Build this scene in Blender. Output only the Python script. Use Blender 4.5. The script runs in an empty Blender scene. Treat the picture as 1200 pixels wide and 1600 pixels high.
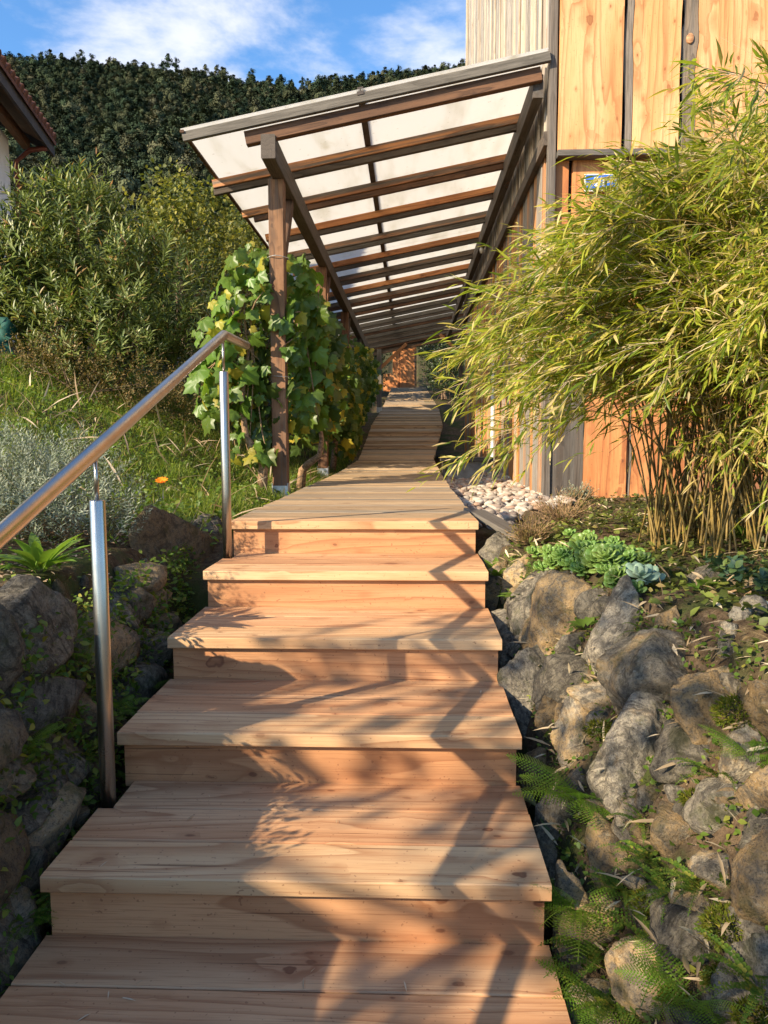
import bpy, bmesh, math, random
import numpy as np
from mathutils import Vector, Matrix, Euler, noise

random.seed(7)
SC = bpy.context.scene
C = SC.collection
R_ = math.radians

# ------------------------------------------------------------------ camera
YAW, PITCH, ROLL, FPX = .0343, .0939, -.0023, 1200.0
CAM = np.array([0, 0, 1.5])
_f = np.array([-math.sin(YAW)*math.cos(PITCH), math.cos(YAW)*math.cos(PITCH), -math.sin(PITCH)])
_r = np.array([math.cos(YAW), math.sin(YAW), 0]); _u = np.cross(_r, _f)
_R = math.cos(ROLL)*_r+math.sin(ROLL)*_u; _U = -math.sin(ROLL)*_r+math.cos(ROLL)*_u
cam_d = bpy.data.cameras.new('camera'); cam = bpy.data.objects.new('camera', cam_d); C.objects.link(cam)
cam_d.sensor_fit = 'VERTICAL'; cam_d.sensor_height = 24; cam_d.lens = 24*FPX/1600
cam_d.clip_start = .05; cam_d.clip_end = 2000
cam.matrix_world = Matrix([[_R[0], _U[0], -_f[0], 0], [_R[1], _U[1], -_f[1], 0], [_R[2], _U[2], -_f[2], 1.5], [0, 0, 0, 1]])
SC.camera = cam
def ray(x, y): return _f+_R*(x-600)/FPX-_U*(y-800)/FPX
def at_y(x, y, Y): d = ray(x, y); return CAM+d*(Y/d[1])

# ------------------------------------------------------------------ sky, sun, exposure
SUN_DIR = Vector((1.0, .78, -.66)).normalized()          # the way the light travels
SUN_EL = math.asin(-SUN_DIR.z); SUN_AZ = math.atan2(-SUN_DIR.x, -SUN_DIR.y)
W = bpy.data.worlds.new("World"); SC.world = W; W.use_nodes = True
wt = W.node_tree; wt.nodes.clear()
def wn(t): return wt.nodes.new(t)
w_out = wn('ShaderNodeOutputWorld'); w_bg = wn('ShaderNodeBackground'); w_sky = wn('ShaderNodeTexSky')
w_sky.sky_type = 'NISHITA'; w_sky.sun_disc = False; w_sky.sun_elevation = SUN_EL; w_sky.sun_rotation = SUN_AZ
w_sky.air_density = 1.0; w_sky.dust_density = .4; w_sky.ozone_density = 3.0; w_sky.altitude = 400
w_bg.inputs['Strength'].default_value = .148
w_tc = wn('ShaderNodeTexCoord'); w_sep = wn('ShaderNodeSeparateXYZ'); wt.links.new(w_tc.outputs['Generated'], w_sep.inputs[0])
w_map = wn('ShaderNodeMapping'); w_map.inputs['Location'].default_value = (-4.56, 1.15, -4.55); w_map.inputs['Scale'].default_value = (1.0, 1.0, 2.1)
wt.links.new(w_tc.outputs['Generated'], w_map.inputs[0])
w_n = wn('ShaderNodeTexNoise'); w_n.inputs['Scale'].default_value = 3.4; w_n.inputs['Detail'].default_value = 9; w_n.inputs['Roughness'].default_value = .58
w_n.inputs['Distortion'].default_value = .15
wt.links.new(w_map.outputs[0], w_n.inputs['Vector'])
w_rmp = wn('ShaderNodeMapRange'); w_rmp.interpolation_type = 'SMOOTHSTEP'; w_rmp.inputs[1].default_value = .50; w_rmp.inputs[2].default_value = .68
w_rmp.inputs[4].default_value = .82
wt.links.new(w_n.outputs[0], w_rmp.inputs[0])
w_hsv = wn('ShaderNodeHueSaturation'); w_hsv.inputs['Saturation'].default_value = 1.18; w_hsv.inputs['Value'].default_value = .86; wt.links.new(w_sky.outputs[0], w_hsv.inputs['Color'])
w_mix = wn('ShaderNodeMix'); w_mix.data_type = 'RGBA'
wt.links.new(w_rmp.outputs[0], w_mix.inputs[0]); wt.links.new(w_hsv.outputs[0], w_mix.inputs[6])
w_mix.inputs[7].default_value = (3.4, 3.4, 3.6, 1)
wt.links.new(w_mix.outputs[2], w_bg.inputs['Color']); wt.links.new(w_bg.outputs[0], w_out.inputs[0])

sun_d = bpy.data.lights.new('sun', 'SUN'); sun = bpy.data.objects.new('sun', sun_d); C.objects.link(sun)
sun_d.energy = 4.6; sun_d.angle = R_(.55); sun_d.color = (1.0, .84, .61)
sun.rotation_euler = SUN_DIR.to_track_quat('-Z', 'Y').to_euler(); sun.location = (-20, -20, 12)
vs = SC.view_settings
vs.view_transform = 'Standard'; vs.look = 'None'; vs.gamma = 1.0; vs.use_curve_mapping = False; vs.exposure = 1.2
SC.cycles.max_bounces = 8; SC.cycles.diffuse_bounces = 4; SC.cycles.transparent_max_bounces = 16

# ------------------------------------------------------------------ helpers: objects
def link(name, me, mat=None, parent=None, loc=None, rot=None):
    o = bpy.data.objects.new(name, me); C.objects.link(o)
    if mat is not None and me is not None and len(me.materials) == 0: me.materials.append(mat)
    if parent is not None: o.parent = parent
    if loc is not None: o.location = loc
    if rot is not None: o.rotation_euler = rot
    return o
def tag(o, label, cat, group=None, kind=None):
    o['label'] = label; o['category'] = cat
    if group: o['group'] = group
    if kind: o['kind'] = kind
    return o
def thing(name, label, cat, loc=(0, 0, 0), rotz=0, group=None):
    o = bpy.data.objects.new(name, None); C.objects.link(o); o.empty_display_size = .1
    o.location = loc; o.rotation_euler = (0, 0, rotz)
    return tag(o, label, cat, group)
def stuff(o): o['kind'] = 'stuff'; return o
def copy_tree(o, parent=None):
    c = o.copy(); C.objects.link(c)
    if parent is not None: c.parent = parent
    for ch in list(o.children): copy_tree(ch, c)
    return c

# ------------------------------------------------------------------ helpers: meshes
def np_mesh(name, V, F, smooth=False):
    """V (n,3); F list of (m,k) int arrays"""
    me = bpy.data.meshes.new(name)
    if isinstance(F, np.ndarray): F = [F]
    V = np.asarray(V, np.float32)
    nl = sum(f.size for f in F); nf = sum(len(f) for f in F)
    me.vertices.add(len(V)); me.vertices.foreach_set('co', V.ravel())
    me.loops.add(nl); me.loops.foreach_set('vertex_index', np.concatenate([f.ravel() for f in F]).astype(np.int32))
    me.polygons.add(nf)
    tot = np.concatenate([np.full(len(f), f.shape[1], np.int32) for f in F])
    st = np.concatenate([[0], np.cumsum(tot)[:-1]]).astype(np.int32)
    me.polygons.foreach_set('loop_start', st); me.polygons.foreach_set('loop_total', tot)
    if smooth: me.polygons.foreach_set('use_smooth', np.ones(nf, bool))
    me.update(calc_edges=True); me.validate()
    return me
class MB:
    def __init__(s): s.v = []; s.f = []
    def add(s, V, F):
        b = len(s.v); s.v += [tuple(p) for p in V]; s.f += [tuple(i+b for i in q) for q in F]; return s
    def box(s, a, b, ch=0.0):
        x0, y0, z0 = a; x1, y1, z1 = b
        V = [(x, y, z) for x in (x0, x1) for y in (y0, y1) for z in (z0, z1)]
        return s.add(V, [(0, 1, 3, 2), (4, 6, 7, 5), (0, 4, 5, 1), (2, 3, 7, 6), (0, 2, 6, 4), (1, 5, 7, 3)])
    def tube(s, pts, rad, seg=8, cap=True):
        P = [Vector(p) for p in pts]; n = len(P)
        if not hasattr(rad, '__len__'): rad = [rad]*n
        rings = []; side = None
        for i in range(n):
            t = (P[min(i+1, n-1)]-P[max(i-1, 0)]).normalized()
            if side is None:
                side = t.orthogonal().normalized()
            side = (side-t*side.dot(t))
            side = side.normalized() if side.length > 1e-6 else t.orthogonal().normalized()
            up = t.cross(side)
            rings.append([P[i]+(side*math.cos(a)+up*math.sin(a))*rad[i] for a in [2*math.pi*k/seg for k in range(seg)]])
        V = [p for r in rings for p in r]; F = []
        for i in range(n-1):
            for k in range(seg):
                a = i*seg+k; b = i*seg+(k+1) % seg
                F.append((a, b, b+seg, a+seg))
        if cap:
            F.append(tuple(range(seg-1, -1, -1))); F.append(tuple((n-1)*seg+k for k in range(seg)))
        return s.add(V, F)
    def prism(s, poly, axis, a, b):
        """poly: 2D outline; axis 'x','y','z' extruded a..b (2D coords are the two others in order)"""
        n = len(poly)
        def p3(q, t):
            return {'x': (t, q[0], q[1]), 'y': (q[0], t, q[1]), 'z': (q[0], q[1], t)}[axis]
        V = [p3(q, a) for q in poly]+[p3(q, b) for q in poly]
        F = [tuple(range(n)), tuple(range(2*n-1, n-1, -1))]+[(i, i+n, (i+1) % n+n, (i+1) % n) for i in range(n)]
        return s.add(V, F)
    def mesh(s, name, smooth=False, fix=True):
        me = bpy.data.meshes.new(name); me.from_pydata([tuple(p) for p in s.v], [], s.f)
        if fix:
            bm = bmesh.new(); bm.from_mesh(me); bmesh.ops.recalc_face_normals(bm, faces=bm.faces); bm.to_mesh(me); bm.free()
        if smooth:
            for p in me.polygons: p.use_smooth = True
        me.update(); return me
    def obj(s, name, mat, parent=None, smooth=False, loc=None, rot=None):
        return link(name, s.mesh(name, smooth), mat, parent, loc, rot)
_bc = {}
def board(L, w, t, ch=.003):
    """length along x, width y, thickness z, centred, chamfered edges"""
    k = (round(L, 4), round(w, 4), round(t, 4), ch)
    if k in _bc: return _bc[k]
    y, z = w/2, t/2; c = min(ch, y*.4, z*.4)
    prof = [(-y+c, -z), (y-c, -z), (y, -z+c), (y, z-c), (y-c, z), (-y+c, z), (-y, z-c), (-y, -z+c)]
    m = MB().prism(prof, 'x', -L/2, L/2).mesh('board'); _bc[k] = m; return m
def put_board(name, L, w, t, mat, parent, loc, rot=(0, 0, 0), ch=.003):
    me = board(L, w, t, ch)
    if len(me.materials) and me.materials[0] != mat:
        k = (id(me), mat.name)
        if k not in _bc:
            m2 = me.copy(); m2.materials.clear(); m2.materials.append(mat); _bc[k] = m2
        me = _bc[k]
    return link(name, me, mat, parent, loc, rot)
UP = (0, R_(-90), 0)      # board length (x) stood upright, width y, thickness x
def unit(a): return a/np.maximum(np.linalg.norm(a, axis=-1, keepdims=True), 1e-9)
def lens(Wd=.3, n=4, fold=.25, curve=.2, peak=.45):
    V = [(0, 0, 0)]; F3 = []; F4 = []
    for i in range(1, n):
        t = i/n; tt = t**(math.log(.5)/math.log(peak)); w = Wd/2*math.sin(math.pi*tt)**.9; zc = -curve*t*t
        V += [(t, -w, zc+fold*w), (t, 0, zc), (t, w, zc+fold*w)]
    V.append((1, 0, -curve)); e = len(V)-1
    F3 += [(0, 1, 2), (0, 2, 3)]
    for i in range(n-2):
        a = 1+3*i; F4 += [(a, a+3, a+4, a+1), (a+1, a+4, a+5, a+2)]
    a = 1+3*(n-2); F3 += [(a, e, a+1), (a+1, e, a+2)]
    return np.array(V, float), [np.array(F3)]+([np.array(F4)] if F4 else [])
def spread(T, pos, d, nr, sc, wid=None):
    """copies of a leaf template: x along d, y across, z along nr"""
    V, F = T; pos = np.asarray(pos, float); M = len(pos)
    d = unit(np.asarray(d, float)); s = unit(np.cross(np.asarray(nr, float), d)); n = np.cross(d, s)
    sc = np.broadcast_to(np.asarray(sc, float), (M,)); wd = sc if wid is None else np.broadcast_to(np.asarray(wid, float), (M,))
    P = pos[:, None, :]+(V[None, :, 0:1]*d[:, None, :])*sc[:, None, None]+(V[None, :, 1:2]*s[:, None, :])*wd[:, None, None]+(V[None, :, 2:3]*n[:, None, :])*sc[:, None, None]
    k = len(V); off = (np.arange(M)*k)[:, None, None]
    return P.reshape(-1, 3), [(f[None]+off).reshape(-1, f.shape[1]) for f in F]
def merge(parts):
    Vs = []; Fs = {}; b = 0
    for V, F in parts:
        for f in F: Fs.setdefault(f.shape[1], []).append(f+b)
        Vs.append(V); b += len(V)
    return np.concatenate(Vs), [np.concatenate(v) for v in Fs.values()]
def rnd_unit(g, n):
    return unit(g.normal(size=(n, 3)))

# ------------------------------------------------------------------ helpers: materials
class NT:
    def __init__(s, name):
        s.m = bpy.data.materials.new(name); s.m.use_nodes = True; s.t = s.m.node_tree; s.t.nodes.clear()
        s.out = s.t.nodes.new('ShaderNodeOutputMaterial')
    def n(s, t, **k):
        x = s.t.nodes.new('ShaderNode'+t)
        for a, b in k.items(): setattr(x, a, b)
        return x
    def set(s, sock, v):
        if hasattr(v, 'is_output') or isinstance(v, bpy.types.NodeSocket): s.t.links.new(v, sock)
        elif v is not None: sock.default_value = v
    def math(s, op, a, b=None, c=None, clamp=False):
        x = s.n('Math', operation=op, use_clamp=clamp); s.set(x.inputs[0], a)
        if b is not None: s.set(x.inputs[1], b)
        if c is not None: s.set(x.inputs[2], c)
        return x.outputs[0]
    def vmath(s, op, a, b=None, scale=None):
        x = s.n('VectorMath', operation=op); s.set(x.inputs[0], a)
        if b is not None: s.set(x.inputs[1], b)
        if scale is not None: s.set(x.inputs['Scale'], scale)
        return x.outputs[0]
    def noise(s, vec, scale=5., detail=2., rough=.5, dist=0., col=False):
        x = s.n('TexNoise'); s.set(x.inputs['Vector'], vec); s.set(x.inputs['Scale'], scale)
        x.inputs['Detail'].default_value = detail; x.inputs['Roughness'].default_value = rough; x.inputs['Distortion'].default_value = dist
        return x.outputs[1 if col else 0]
    def step(s, v, a, b, lo=0., hi=1.):
        x = s.n('MapRange', interpolation_type='SMOOTHSTEP'); s.set(x.inputs[0], v); s.set(x.inputs[1], a); s.set(x.inputs[2], b)
        x.inputs[3].default_value = lo; x.inputs[4].default_value = hi; return x.outputs[0]
    def lin(s, v, a, b, lo=0., hi=1.):
        x = s.n('MapRange'); s.set(x.inputs[0], v); s.set(x.inputs[1], a); s.set(x.inputs[2], b)
        x.inputs[3].default_value = lo; x.inputs[4].default_value = hi; return x.outputs[0]
    def mix(s, f, a, b, blend='MIX'):
        x = s.n('Mix', data_type='RGBA', blend_type=blend); s.set(x.inputs[0], f); s.set(x.inputs[6], col(a)); s.set(x.inputs[7], col(b)); return x.outputs[2]
    def ramp(s, v, stops):
        x = s.n('ValToRGB'); s.set(x.inputs[0], v); e = x.color_ramp.elements
        while len(e) < len(stops): e.new(.5)
        for q, (p, c) in zip(e, stops): q.position = p; q.color = col(c)
        return x.outputs[0]
    def bump(s, h, st=.3, dist=.01, nrm=None):
        x = s.n('Bump'); s.set(x.inputs['Height'], h); x.inputs['Strength'].default_value = st; x.inputs['Distance'].default_value = dist
        if nrm is not None: s.set(x.inputs['Normal'], nrm)
        return x.outputs[0]
    def obj(s): return s.n('TexCoord').outputs['Object']
    def geo(s, k='Position'): return s.n('NewGeometry').outputs[k]
    def rand(s): return s.n('ObjectInfo').outputs['Random']
    def pbsdf(s, base, rough=.6, spec=.4, metal=0., normal=None, end=True):
        b = s.n('BsdfPrincipled'); s.set(b.inputs['Base Color'], col(base)); s.set(b.inputs['Roughness'], rough); s.set(b.inputs['Metallic'], metal)
        s.set(b.inputs['Specular IOR Level'], spec)
        if normal is not None: s.set(b.inputs['Normal'], normal)
        if end: s.t.links.new(b.outputs[0], s.out.inputs[0])
        return b.outputs[0]
def col(c):
    if isinstance(c, tuple) and len(c) == 3: return (c[0], c[1], c[2], 1)
    return c

def wood(name, pale, mid, dark, knot=(.16, .06, .03), grey=0., greyc=(.30, .27, .23), tint=.18, kn=1., rings=9., rough=.62, stripes=0., hue=None, splash=None):
    """timber with the grain along local x; rings bend round the knots; every board gets its own cut"""
    t = NT(name); rnd = t.rand(); co = t.obj()
    off = t.n('CombineXYZ')
    for k, f in enumerate((37.3, 91.7, 53.1)): t.set(off.inputs[k], t.math('MULTIPLY', rnd, f))
    p = t.vmath('ADD', co, off.outputs[0])
    vk = t.vmath('MULTIPLY', p, (5.0, 8.0, 8.0)); wob = t.noise(p, 16., 2., .6, 0., True)
    vk = t.vmath('ADD', vk, t.vmath('SCALE', wob, scale=.34))
    vor = t.n('TexVoronoi', feature='F1'); t.set(vor.inputs['Vector'], vk); vor.inputs['Scale'].default_value = 1.
    d = vor.outputs['Distance']; sc = t.n('SeparateColor'); t.set(sc.inputs[0], vor.outputs['Color'])
    kr = t.lin(sc.outputs[0], .30, 1., .0, .17*kn)
    halo = t.step(d, t.math('MULTIPLY', kr, 4.), t.math('MULTIPLY', kr, .8))
    kmask = t.step(d, kr, t.math('MULTIPLY', kr, .72))
    krim = t.math('MULTIPLY', t.step(d, t.math('MULTIPLY', kr, 1.15), kr), t.step(d, t.math('MULTIPLY', kr, .55), t.math('MULTIPLY', kr, .95)))
    g = t.noise(t.vmath('MULTIPLY', p, (.34, 3.6, 3.6)), 1.5, 2.0, .42, .1)
    g = t.math('ADD', g, t.math('MULTIPLY', halo, .045))
    sp = t.n('SeparateXYZ'); t.set(sp.inputs[0], p); g = t.math('ADD', g, t.math('MULTIPLY', sp.outputs[1], 1.7))
    fr = t.math('FRACT', t.math('MULTIPLY', g, rings))
    late = t.math('POWER', fr, 3.2); late = t.math('MULTIPLY', late, t.step(fr, 1., .93))
    fib = t.noise(t.vmath('MULTIPLY', p, (6, 240, 240)), 1., 3., .65)
    big = t.noise(t.vmath('MULTIPLY', p, (.9, 5.5, 5.5)), 1., 3., .55)
    c = t.mix(t.step(big, .36, .62), pale, mid)
    c = t.mix(t.math('MULTIPLY', late, .85), c, dark)
    c = t.mix(t.math('MULTIPLY', t.step(fib, .48, .72), .55), c, dark)
    c = t.mix(t.math('MULTIPLY', halo, .42), c, dark)
    c = t.mix(t.math('MULTIPLY', kmask, t.lin(sc.outputs[2], 0., 1., .3, .9)), c, tuple(.55*a+.45*b for a, b in zip(dark, knot)))
    c = t.mix(t.math('MULTIPLY', krim, t.lin(sc.outputs[1], 0., 1., .15, .95)), c, knot)
    crk = t.noise(t.vmath('MULTIPLY', p, (1.1, 60, 60)), 1., 2., .5); c = t.mix(t.math('MULTIPLY', t.step(crk, .70, .73), .7), c, tuple(x*.4 for x in dark))
    vs2 = t.n('TexVoronoi', feature='F1'); t.set(vs2.inputs['Vector'], t.vmath('MULTIPLY', t.vmath('ADD', p, t.vmath('SCALE', wob, scale=.012)), (9., 17., 17.))); vs2.inputs['Scale'].default_value = 1.
    sc2 = t.n('SeparateColor'); t.set(sc2.inputs[0], vs2.outputs['Color']); r2_ = t.lin(sc2.outputs[0], .42, 1., 0., .20*min(kn, 1.05))
    k2 = t.step(vs2.outputs['Distance'], r2_, t.math('MULTIPLY', r2_, .6)); c = t.mix(t.math('MULTIPLY', t.step(vs2.outputs['Distance'], t.math('MULTIPLY', r2_, 2.6), r2_), .35), c, dark); c = t.mix(t.math('MULTIPLY', k2, t.lin(sc2.outputs[1], 0., 1., .35, .95)), c, knot)
    # loose dirt specks
    spk = t.step(t.noise(p, 85., 1., .5), .69, .75); c = t.mix(t.math('MULTIPLY', spk, .5), c, knot)
    if hue is not None:      # whole boards of another tone
        r2 = t.math('FRACT', t.math('MULTIPLY', rnd, 17.13)); c2 = t.ramp(r2, hue); c = t.mix(.75, c, c2, 'MULTIPLY')
    wmask = None
    if grey > 0:
        r3 = t.math('FRACT', t.math('MULTIPLY', rnd, 7.77))
        wst = t.noise(t.vmath('MULTIPLY', p, (.7, 22, 22)), 1., 4., .6)
        wm = t.math('ADD', wst, t.math('MULTIPLY', t.math('SUBTRACT', r3, .5), .7)); wmask = t.step(wm, .62-grey*.55, .82-grey*.45)
        gc = t.mix(t.step(fib, .3, .75), greyc, tuple(a*.42 for a in greyc)); gc = t.mix(t.math('MULTIPLY', late, .5), gc, tuple(a*.35 for a in greyc))
        c = t.mix(wmask, c, gc)
    if stripes > 0:
        st = t.noise(t.vmath('MULTIPLY', p, (.4, 60, 60)), 1., 2., .6); c = t.mix(t.math('MULTIPLY', t.step(st, .52, .72), stripes), c, tuple(a*.45 for a in dark))
    if splash is not None:
        sx = t.n('SeparateXYZ'); t.set(sx.inputs[0], co)
        e = t.math('ADD', sx.outputs[0], t.math('MULTIPLY', t.noise(t.vmath('MULTIPLY', p, (1, 16, 16)), 1.3, 3.), .6))
        c = t.mix(t.step(e, splash+.35, splash-.1), c, t.mix(t.step(fib, .3, .7), (.20, .17, .14), (.08, .068, .058)))
    val = t.lin(t.math('FRACT', t.math('MULTIPLY', rnd, 5.31)), 0., 1., 1-tint, 1+tint*.6)
    hsv = t.n('HueSaturation'); t.set(hsv.inputs['Color'], c); t.set(hsv.inputs['Value'], val); c = hsv.outputs[0]
    h = t.math('ADD', t.math('MULTIPLY', fib, .5), t.math('MULTIPLY', late, -.35)); h = t.math('SUBTRACT', h, t.math('MULTIPLY', krim, .5))
    t.pbsdf(c, t.lin(fib, 0., 1., rough-.1, rough+.14), .32, normal=t.bump(h, .35, .0025))
    return t.m
def leafmat(name, stops, trans=.32, rough=.45, spec=.4, tint=.25, size=0., sub=None):
    t = NT(name); isl = t.geo('Random Per Island'); c = t.ramp(isl, stops)
    pos = t.geo(); v = t.noise(pos, 2.3, 2., .5)
    rr = t.rand(); h = t.n('HueSaturation'); t.set(h.inputs['Color'], c)
    t.set(h.inputs['Value'], t.math('MULTIPLY', t.lin(v, .25, .75, 1-tint, 1+tint), t.lin(rr, 0., 1., 1-tint*.5, 1+tint*.5))); t.set(h.inputs['Hue'], t.lin(rr, 0., 1., .488, .512)); c = h.outputs[0]
    if sub is not None:      # dry blotches of their own on the blade
        c = t.mix(t.step(t.noise(t.vmath('ADD', t.obj(), t.vmath('SCALE', t.n('ObjectInfo').outputs['Location'], scale=3.)), 14., 3., .6), .62, .72), c, sub)
    b = t.pbsdf(c, rough, spec, end=False)
    tr = t.n('BsdfTranslucent'); tc = t.mix(1., c, (1.0, 1.0, .55), 'MULTIPLY'); hs = t.n('HueSaturation'); t.set(hs.inputs['Color'], tc); hs.inputs['Value'].default_value = 1.5; t.set(tr.inputs[0], hs.outputs[0])
    m = t.n('MixShader'); m.inputs[0].default_value = trans; t.t.links.new(b, m.inputs[1]); t.t.links.new(tr.outputs[0], m.inputs[2]); t.t.links.new(m.outputs[0], t.out.inputs[0])
    return t.m
def plain(name, c, rough=.6, spec=.4, metal=0., var=.15, scale=20., bump=0.):
    t = NT(name); n = t.noise(t.obj(), scale, 4., .6)
    cc = t.mix(t.step(n, .3, .7), tuple(a*(1-var) for a in c), tuple(min(1, a*(1+var)) for a in c))
    t.pbsdf(cc, t.lin(n, 0., 1., rough-.06, rough+.08), spec, metal, normal=t.bump(n, bump, .01) if bump else None); return t.m

M = {}
M['larch'] = wood('larch', (.62, .375, .20), (.51, .265, .128), (.30, .125, .055), tint=.12, rings=10)
M['larch_sap'] = wood('larch_nose', (.66, .44, .24), (.57, .33, .16), (.34, .15, .065), tint=.1, rings=8)
M['riser'] = wood('larch_riser', (.58, .31, .15), (.50, .245, .11), (.30, .12, .05), tint=.08, rings=8, kn=1.15)
M['deck'] = wood('weathered_deck', (.50, .345, .195), (.41, .275, .155), (.20, .13, .07), grey=.34, greyc=(.36, .285, .20), tint=.2, kn=.8, rings=11)
M['beam'] = wood('aged_beam', (.17, .085, .045), (.105, .055, .032), (.04, .022, .015), grey=.34, greyc=(.13, .105, .085), tint=.25, kn=1., rings=9, rough=.75)
M['rafter'] = wood('rafter_wood', (.60, .27, .105), (.46, .185, .07), (.18, .07, .03), grey=.2, greyc=(.20, .155, .12), tint=.25, kn=.8, rings=8, rough=.7)
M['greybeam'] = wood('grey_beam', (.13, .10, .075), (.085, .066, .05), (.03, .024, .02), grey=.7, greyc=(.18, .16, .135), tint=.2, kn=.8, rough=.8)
M['post'] = wood('post_wood', (.27, .14, .07), (.19, .092, .047), (.07, .035, .02), grey=.34, greyc=(.16, .125, .10), tint=.15, kn=1., rings=7, rough=.75)
M['clad'] = wood('side_cladding', (.70, .43, .20), (.60, .31, .12), (.27, .11, .045), grey=.26, greyc=(.38, .345, .30), tint=.28, kn=.6, rings=8, stripes=.5,
                 hue=[(0, (1, .95, .9)), (.35, (1, .75, .55)), (.6, (1., .95, .95)), (.8, (.75, .55, .45)), (1, (1.1, 1.08, 1.05))])
M['clad_up'] = wood('upper_cladding', (.60, .52, .41), (.50, .41, .31), (.24, .18, .13), grey=.5, greyc=(.42, .39, .35), tint=.2, kn=.5, rings=7, stripes=.55)
M['front'] = wood('front_boards', (.74, .43, .205), (.63, .325, .13), (.36, .145, .05), knot=(.26, .09, .03), tint=.08, kn=1.35, rings=7, rough=.55)
M['front_low'] = wood('low_front_boards', (.60, .28, .105), (.48, .185, .065), (.26, .08, .03), tint=.12, kn=1., rings=7, splash=-1.0)
M['waney'] = wood('waney_edge', (.20, .155, .115), (.15, .11, .08), (.055, .042, .032), grey=.45, greyc=(.20, .17, .145), tint=.1, kn=.3, rings=12, stripes=.5, rough=.8)
M['charred'] = wood('dark_board', (.13, .105, .085), (.095, .075, .06), (.04, .032, .026), knot=(.30, .13, .06), grey=.4, greyc=(.17, .15, .13), tint=.1, kn=1.3, rough=.75)
M['hutwood'] = wood('hut_wood', (.66, .29, .11), (.55, .21, .07), (.30, .10, .035), tint=.2, kn=.6)
M['soffit'] = wood('soffit_wood', (.22, .11, .055), (.17, .08, .04), (.08, .04, .02), tint=.15)

def steel():
    t = NT('brushed_steel'); p = t.obj(); n = t.noise(t.vmath('MULTIPLY', p, (8, 700, 700)), 1., 2., .6); s = t.noise(p, 9., 3., .6)
    t.pbsdf(t.mix(t.step(s, .4, .75), (.50, .47, .43), (.42, .395, .36)), t.math('ADD', t.lin(n, 0., 1., .20, .30), t.math('MULTIPLY', s, .08)), .5, 1.); return t.m
M['steel'] = steel()
M['zinc'] = plain('zinc_shoe', (.55, .56, .57), .45, .5, .9, .15, 40)
def poly():
    t = NT('polycarbonate'); p = t.geo(); st = t.noise(t.vmath('MULTIPLY', p, (3., .5, 3.)), 1.6, 4., .6)
    ed = t.noise(p, 3.1, 4., .62); c = t.mix(t.step(st, .45, .75), (.82, .81, .78), (.72, .70, .64)); c = t.mix(t.math('MULTIPLY', t.step(ed, .60, .80), .45), c, (.55, .51, .38))
    spk = t.step(t.noise(p, 21., 2., .5), .70, .76); c = t.mix(t.math('MULTIPLY', spk, .45), c, (.30, .26, .20))
    b = t.pbsdf(c, .3, .5, end=False); tr = t.n('BsdfTranslucent'); t.set(tr.inputs[0], c); tp = t.n('BsdfTransparent'); t.set(tp.inputs[0], c)
    m1 = t.n('MixShader'); m1.inputs[0].default_value = .74; t.t.links.new(b, m1.inputs[1]); t.t.links.new(tr.outputs[0], m1.inputs[2])
    m2 = t.n('MixShader'); m2.inputs[0].default_value = .30; t.t.links.new(m1.outputs[0], m2.inputs[1]); t.t.links.new(tp.outputs[0], m2.inputs[2])
    t.t.links.new(m2.outputs[0], t.out.inputs[0]); return t.m
M['poly'] = poly()
def stone(name, a, b, tan, lich=.5, moss=.3):
    t = NT(name); rnd = t.rand(); off = t.n('CombineXYZ')
    for k, f in enumerate((31., 71., 43.)): t.set(off.inputs[k], t.math('MULTIPLY', rnd, f))
    p = t.vmath('ADD', t.geo(), off.outputs[0])
    n1 = t.noise(p, 9., 6., .65, .6); n2 = t.noise(p, 45., 8., .74, .4); n3 = t.noise(p, 210., 4., .75)
    rv = t.n('VectorRotate'); rv.rotation_type = 'EULER_XYZ'; t.set(rv.inputs['Vector'], t.obj()); e = t.n('CombineXYZ'); t.set(e.inputs[1], t.math('MULTIPLY', rnd, 9.)); t.set(e.inputs[2], t.math('MULTIPLY', rnd, 23.)); t.set(rv.inputs['Rotation'], e.outputs[0])
    band = t.noise(t.vmath('MULTIPLY', rv.outputs[0], (7., 60., 16.)), 1., 6., .7, .7)
    c = t.mix(t.step(n2, .38, .62), a, b)
    c = t.mix(t.math('MULTIPLY', t.step(band, .48, .62), .75), c, tuple(x*.30 for x in a))
    warm = t.math('ADD', t.math('MULTIPLY', t.math('SUBTRACT', t.math('FRACT', t.math('MULTIPLY', rnd, 9.7)), .45), .6), n1)
    c = t.mix(t.math('MULTIPLY', t.math('MULTIPLY', t.step(warm, .46, .68), t.step(n2, .3, .6)), .85), c, tan)
    c = t.mix(t.math('MULTIPLY', t.step(n1, .47, .36), .6), c, tuple(x*.35 for x in a))
    c = t.mix(t.math('MULTIPLY', t.step(t.noise(p, 34., 6., .75, 1.), .56, .68), lich), c, (.46, .43, .32))
    c = t.mix(t.math('MULTIPLY', t.step(t.noise(p, 80., 4., .65), .64, .72), lich), c, (.50, .49, .42))
    c = t.mix(t.math('MULTIPLY', t.step(n3, .52, .66), .7), c, tuple(x*.16 for x in a))
    mm = t.step(t.noise(p, 9., 6., .68), .60-moss*.12, .70-moss*.08); c = t.mix(t.math('MULTIPLY', mm, moss), c, (.07, .075, .018))
    v = t.n('HueSaturation'); t.set(v.inputs['Color'], c); t.set(v.inputs['Value'], t.lin(t.math('FRACT', t.math('MULTIPLY', rnd, 3.3)), 0., 1., .55, 1.35))
    h = t.math('ADD', t.math('MULTIPLY', n2, .8), t.math('MULTIPLY', n3, .25)); h = t.math('ADD', h, t.math('MULTIPLY', band, .5))
    t.pbsdf(v.outputs[0], .9, .2, normal=t.bump(h, 1., .02)); return t.m
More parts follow.
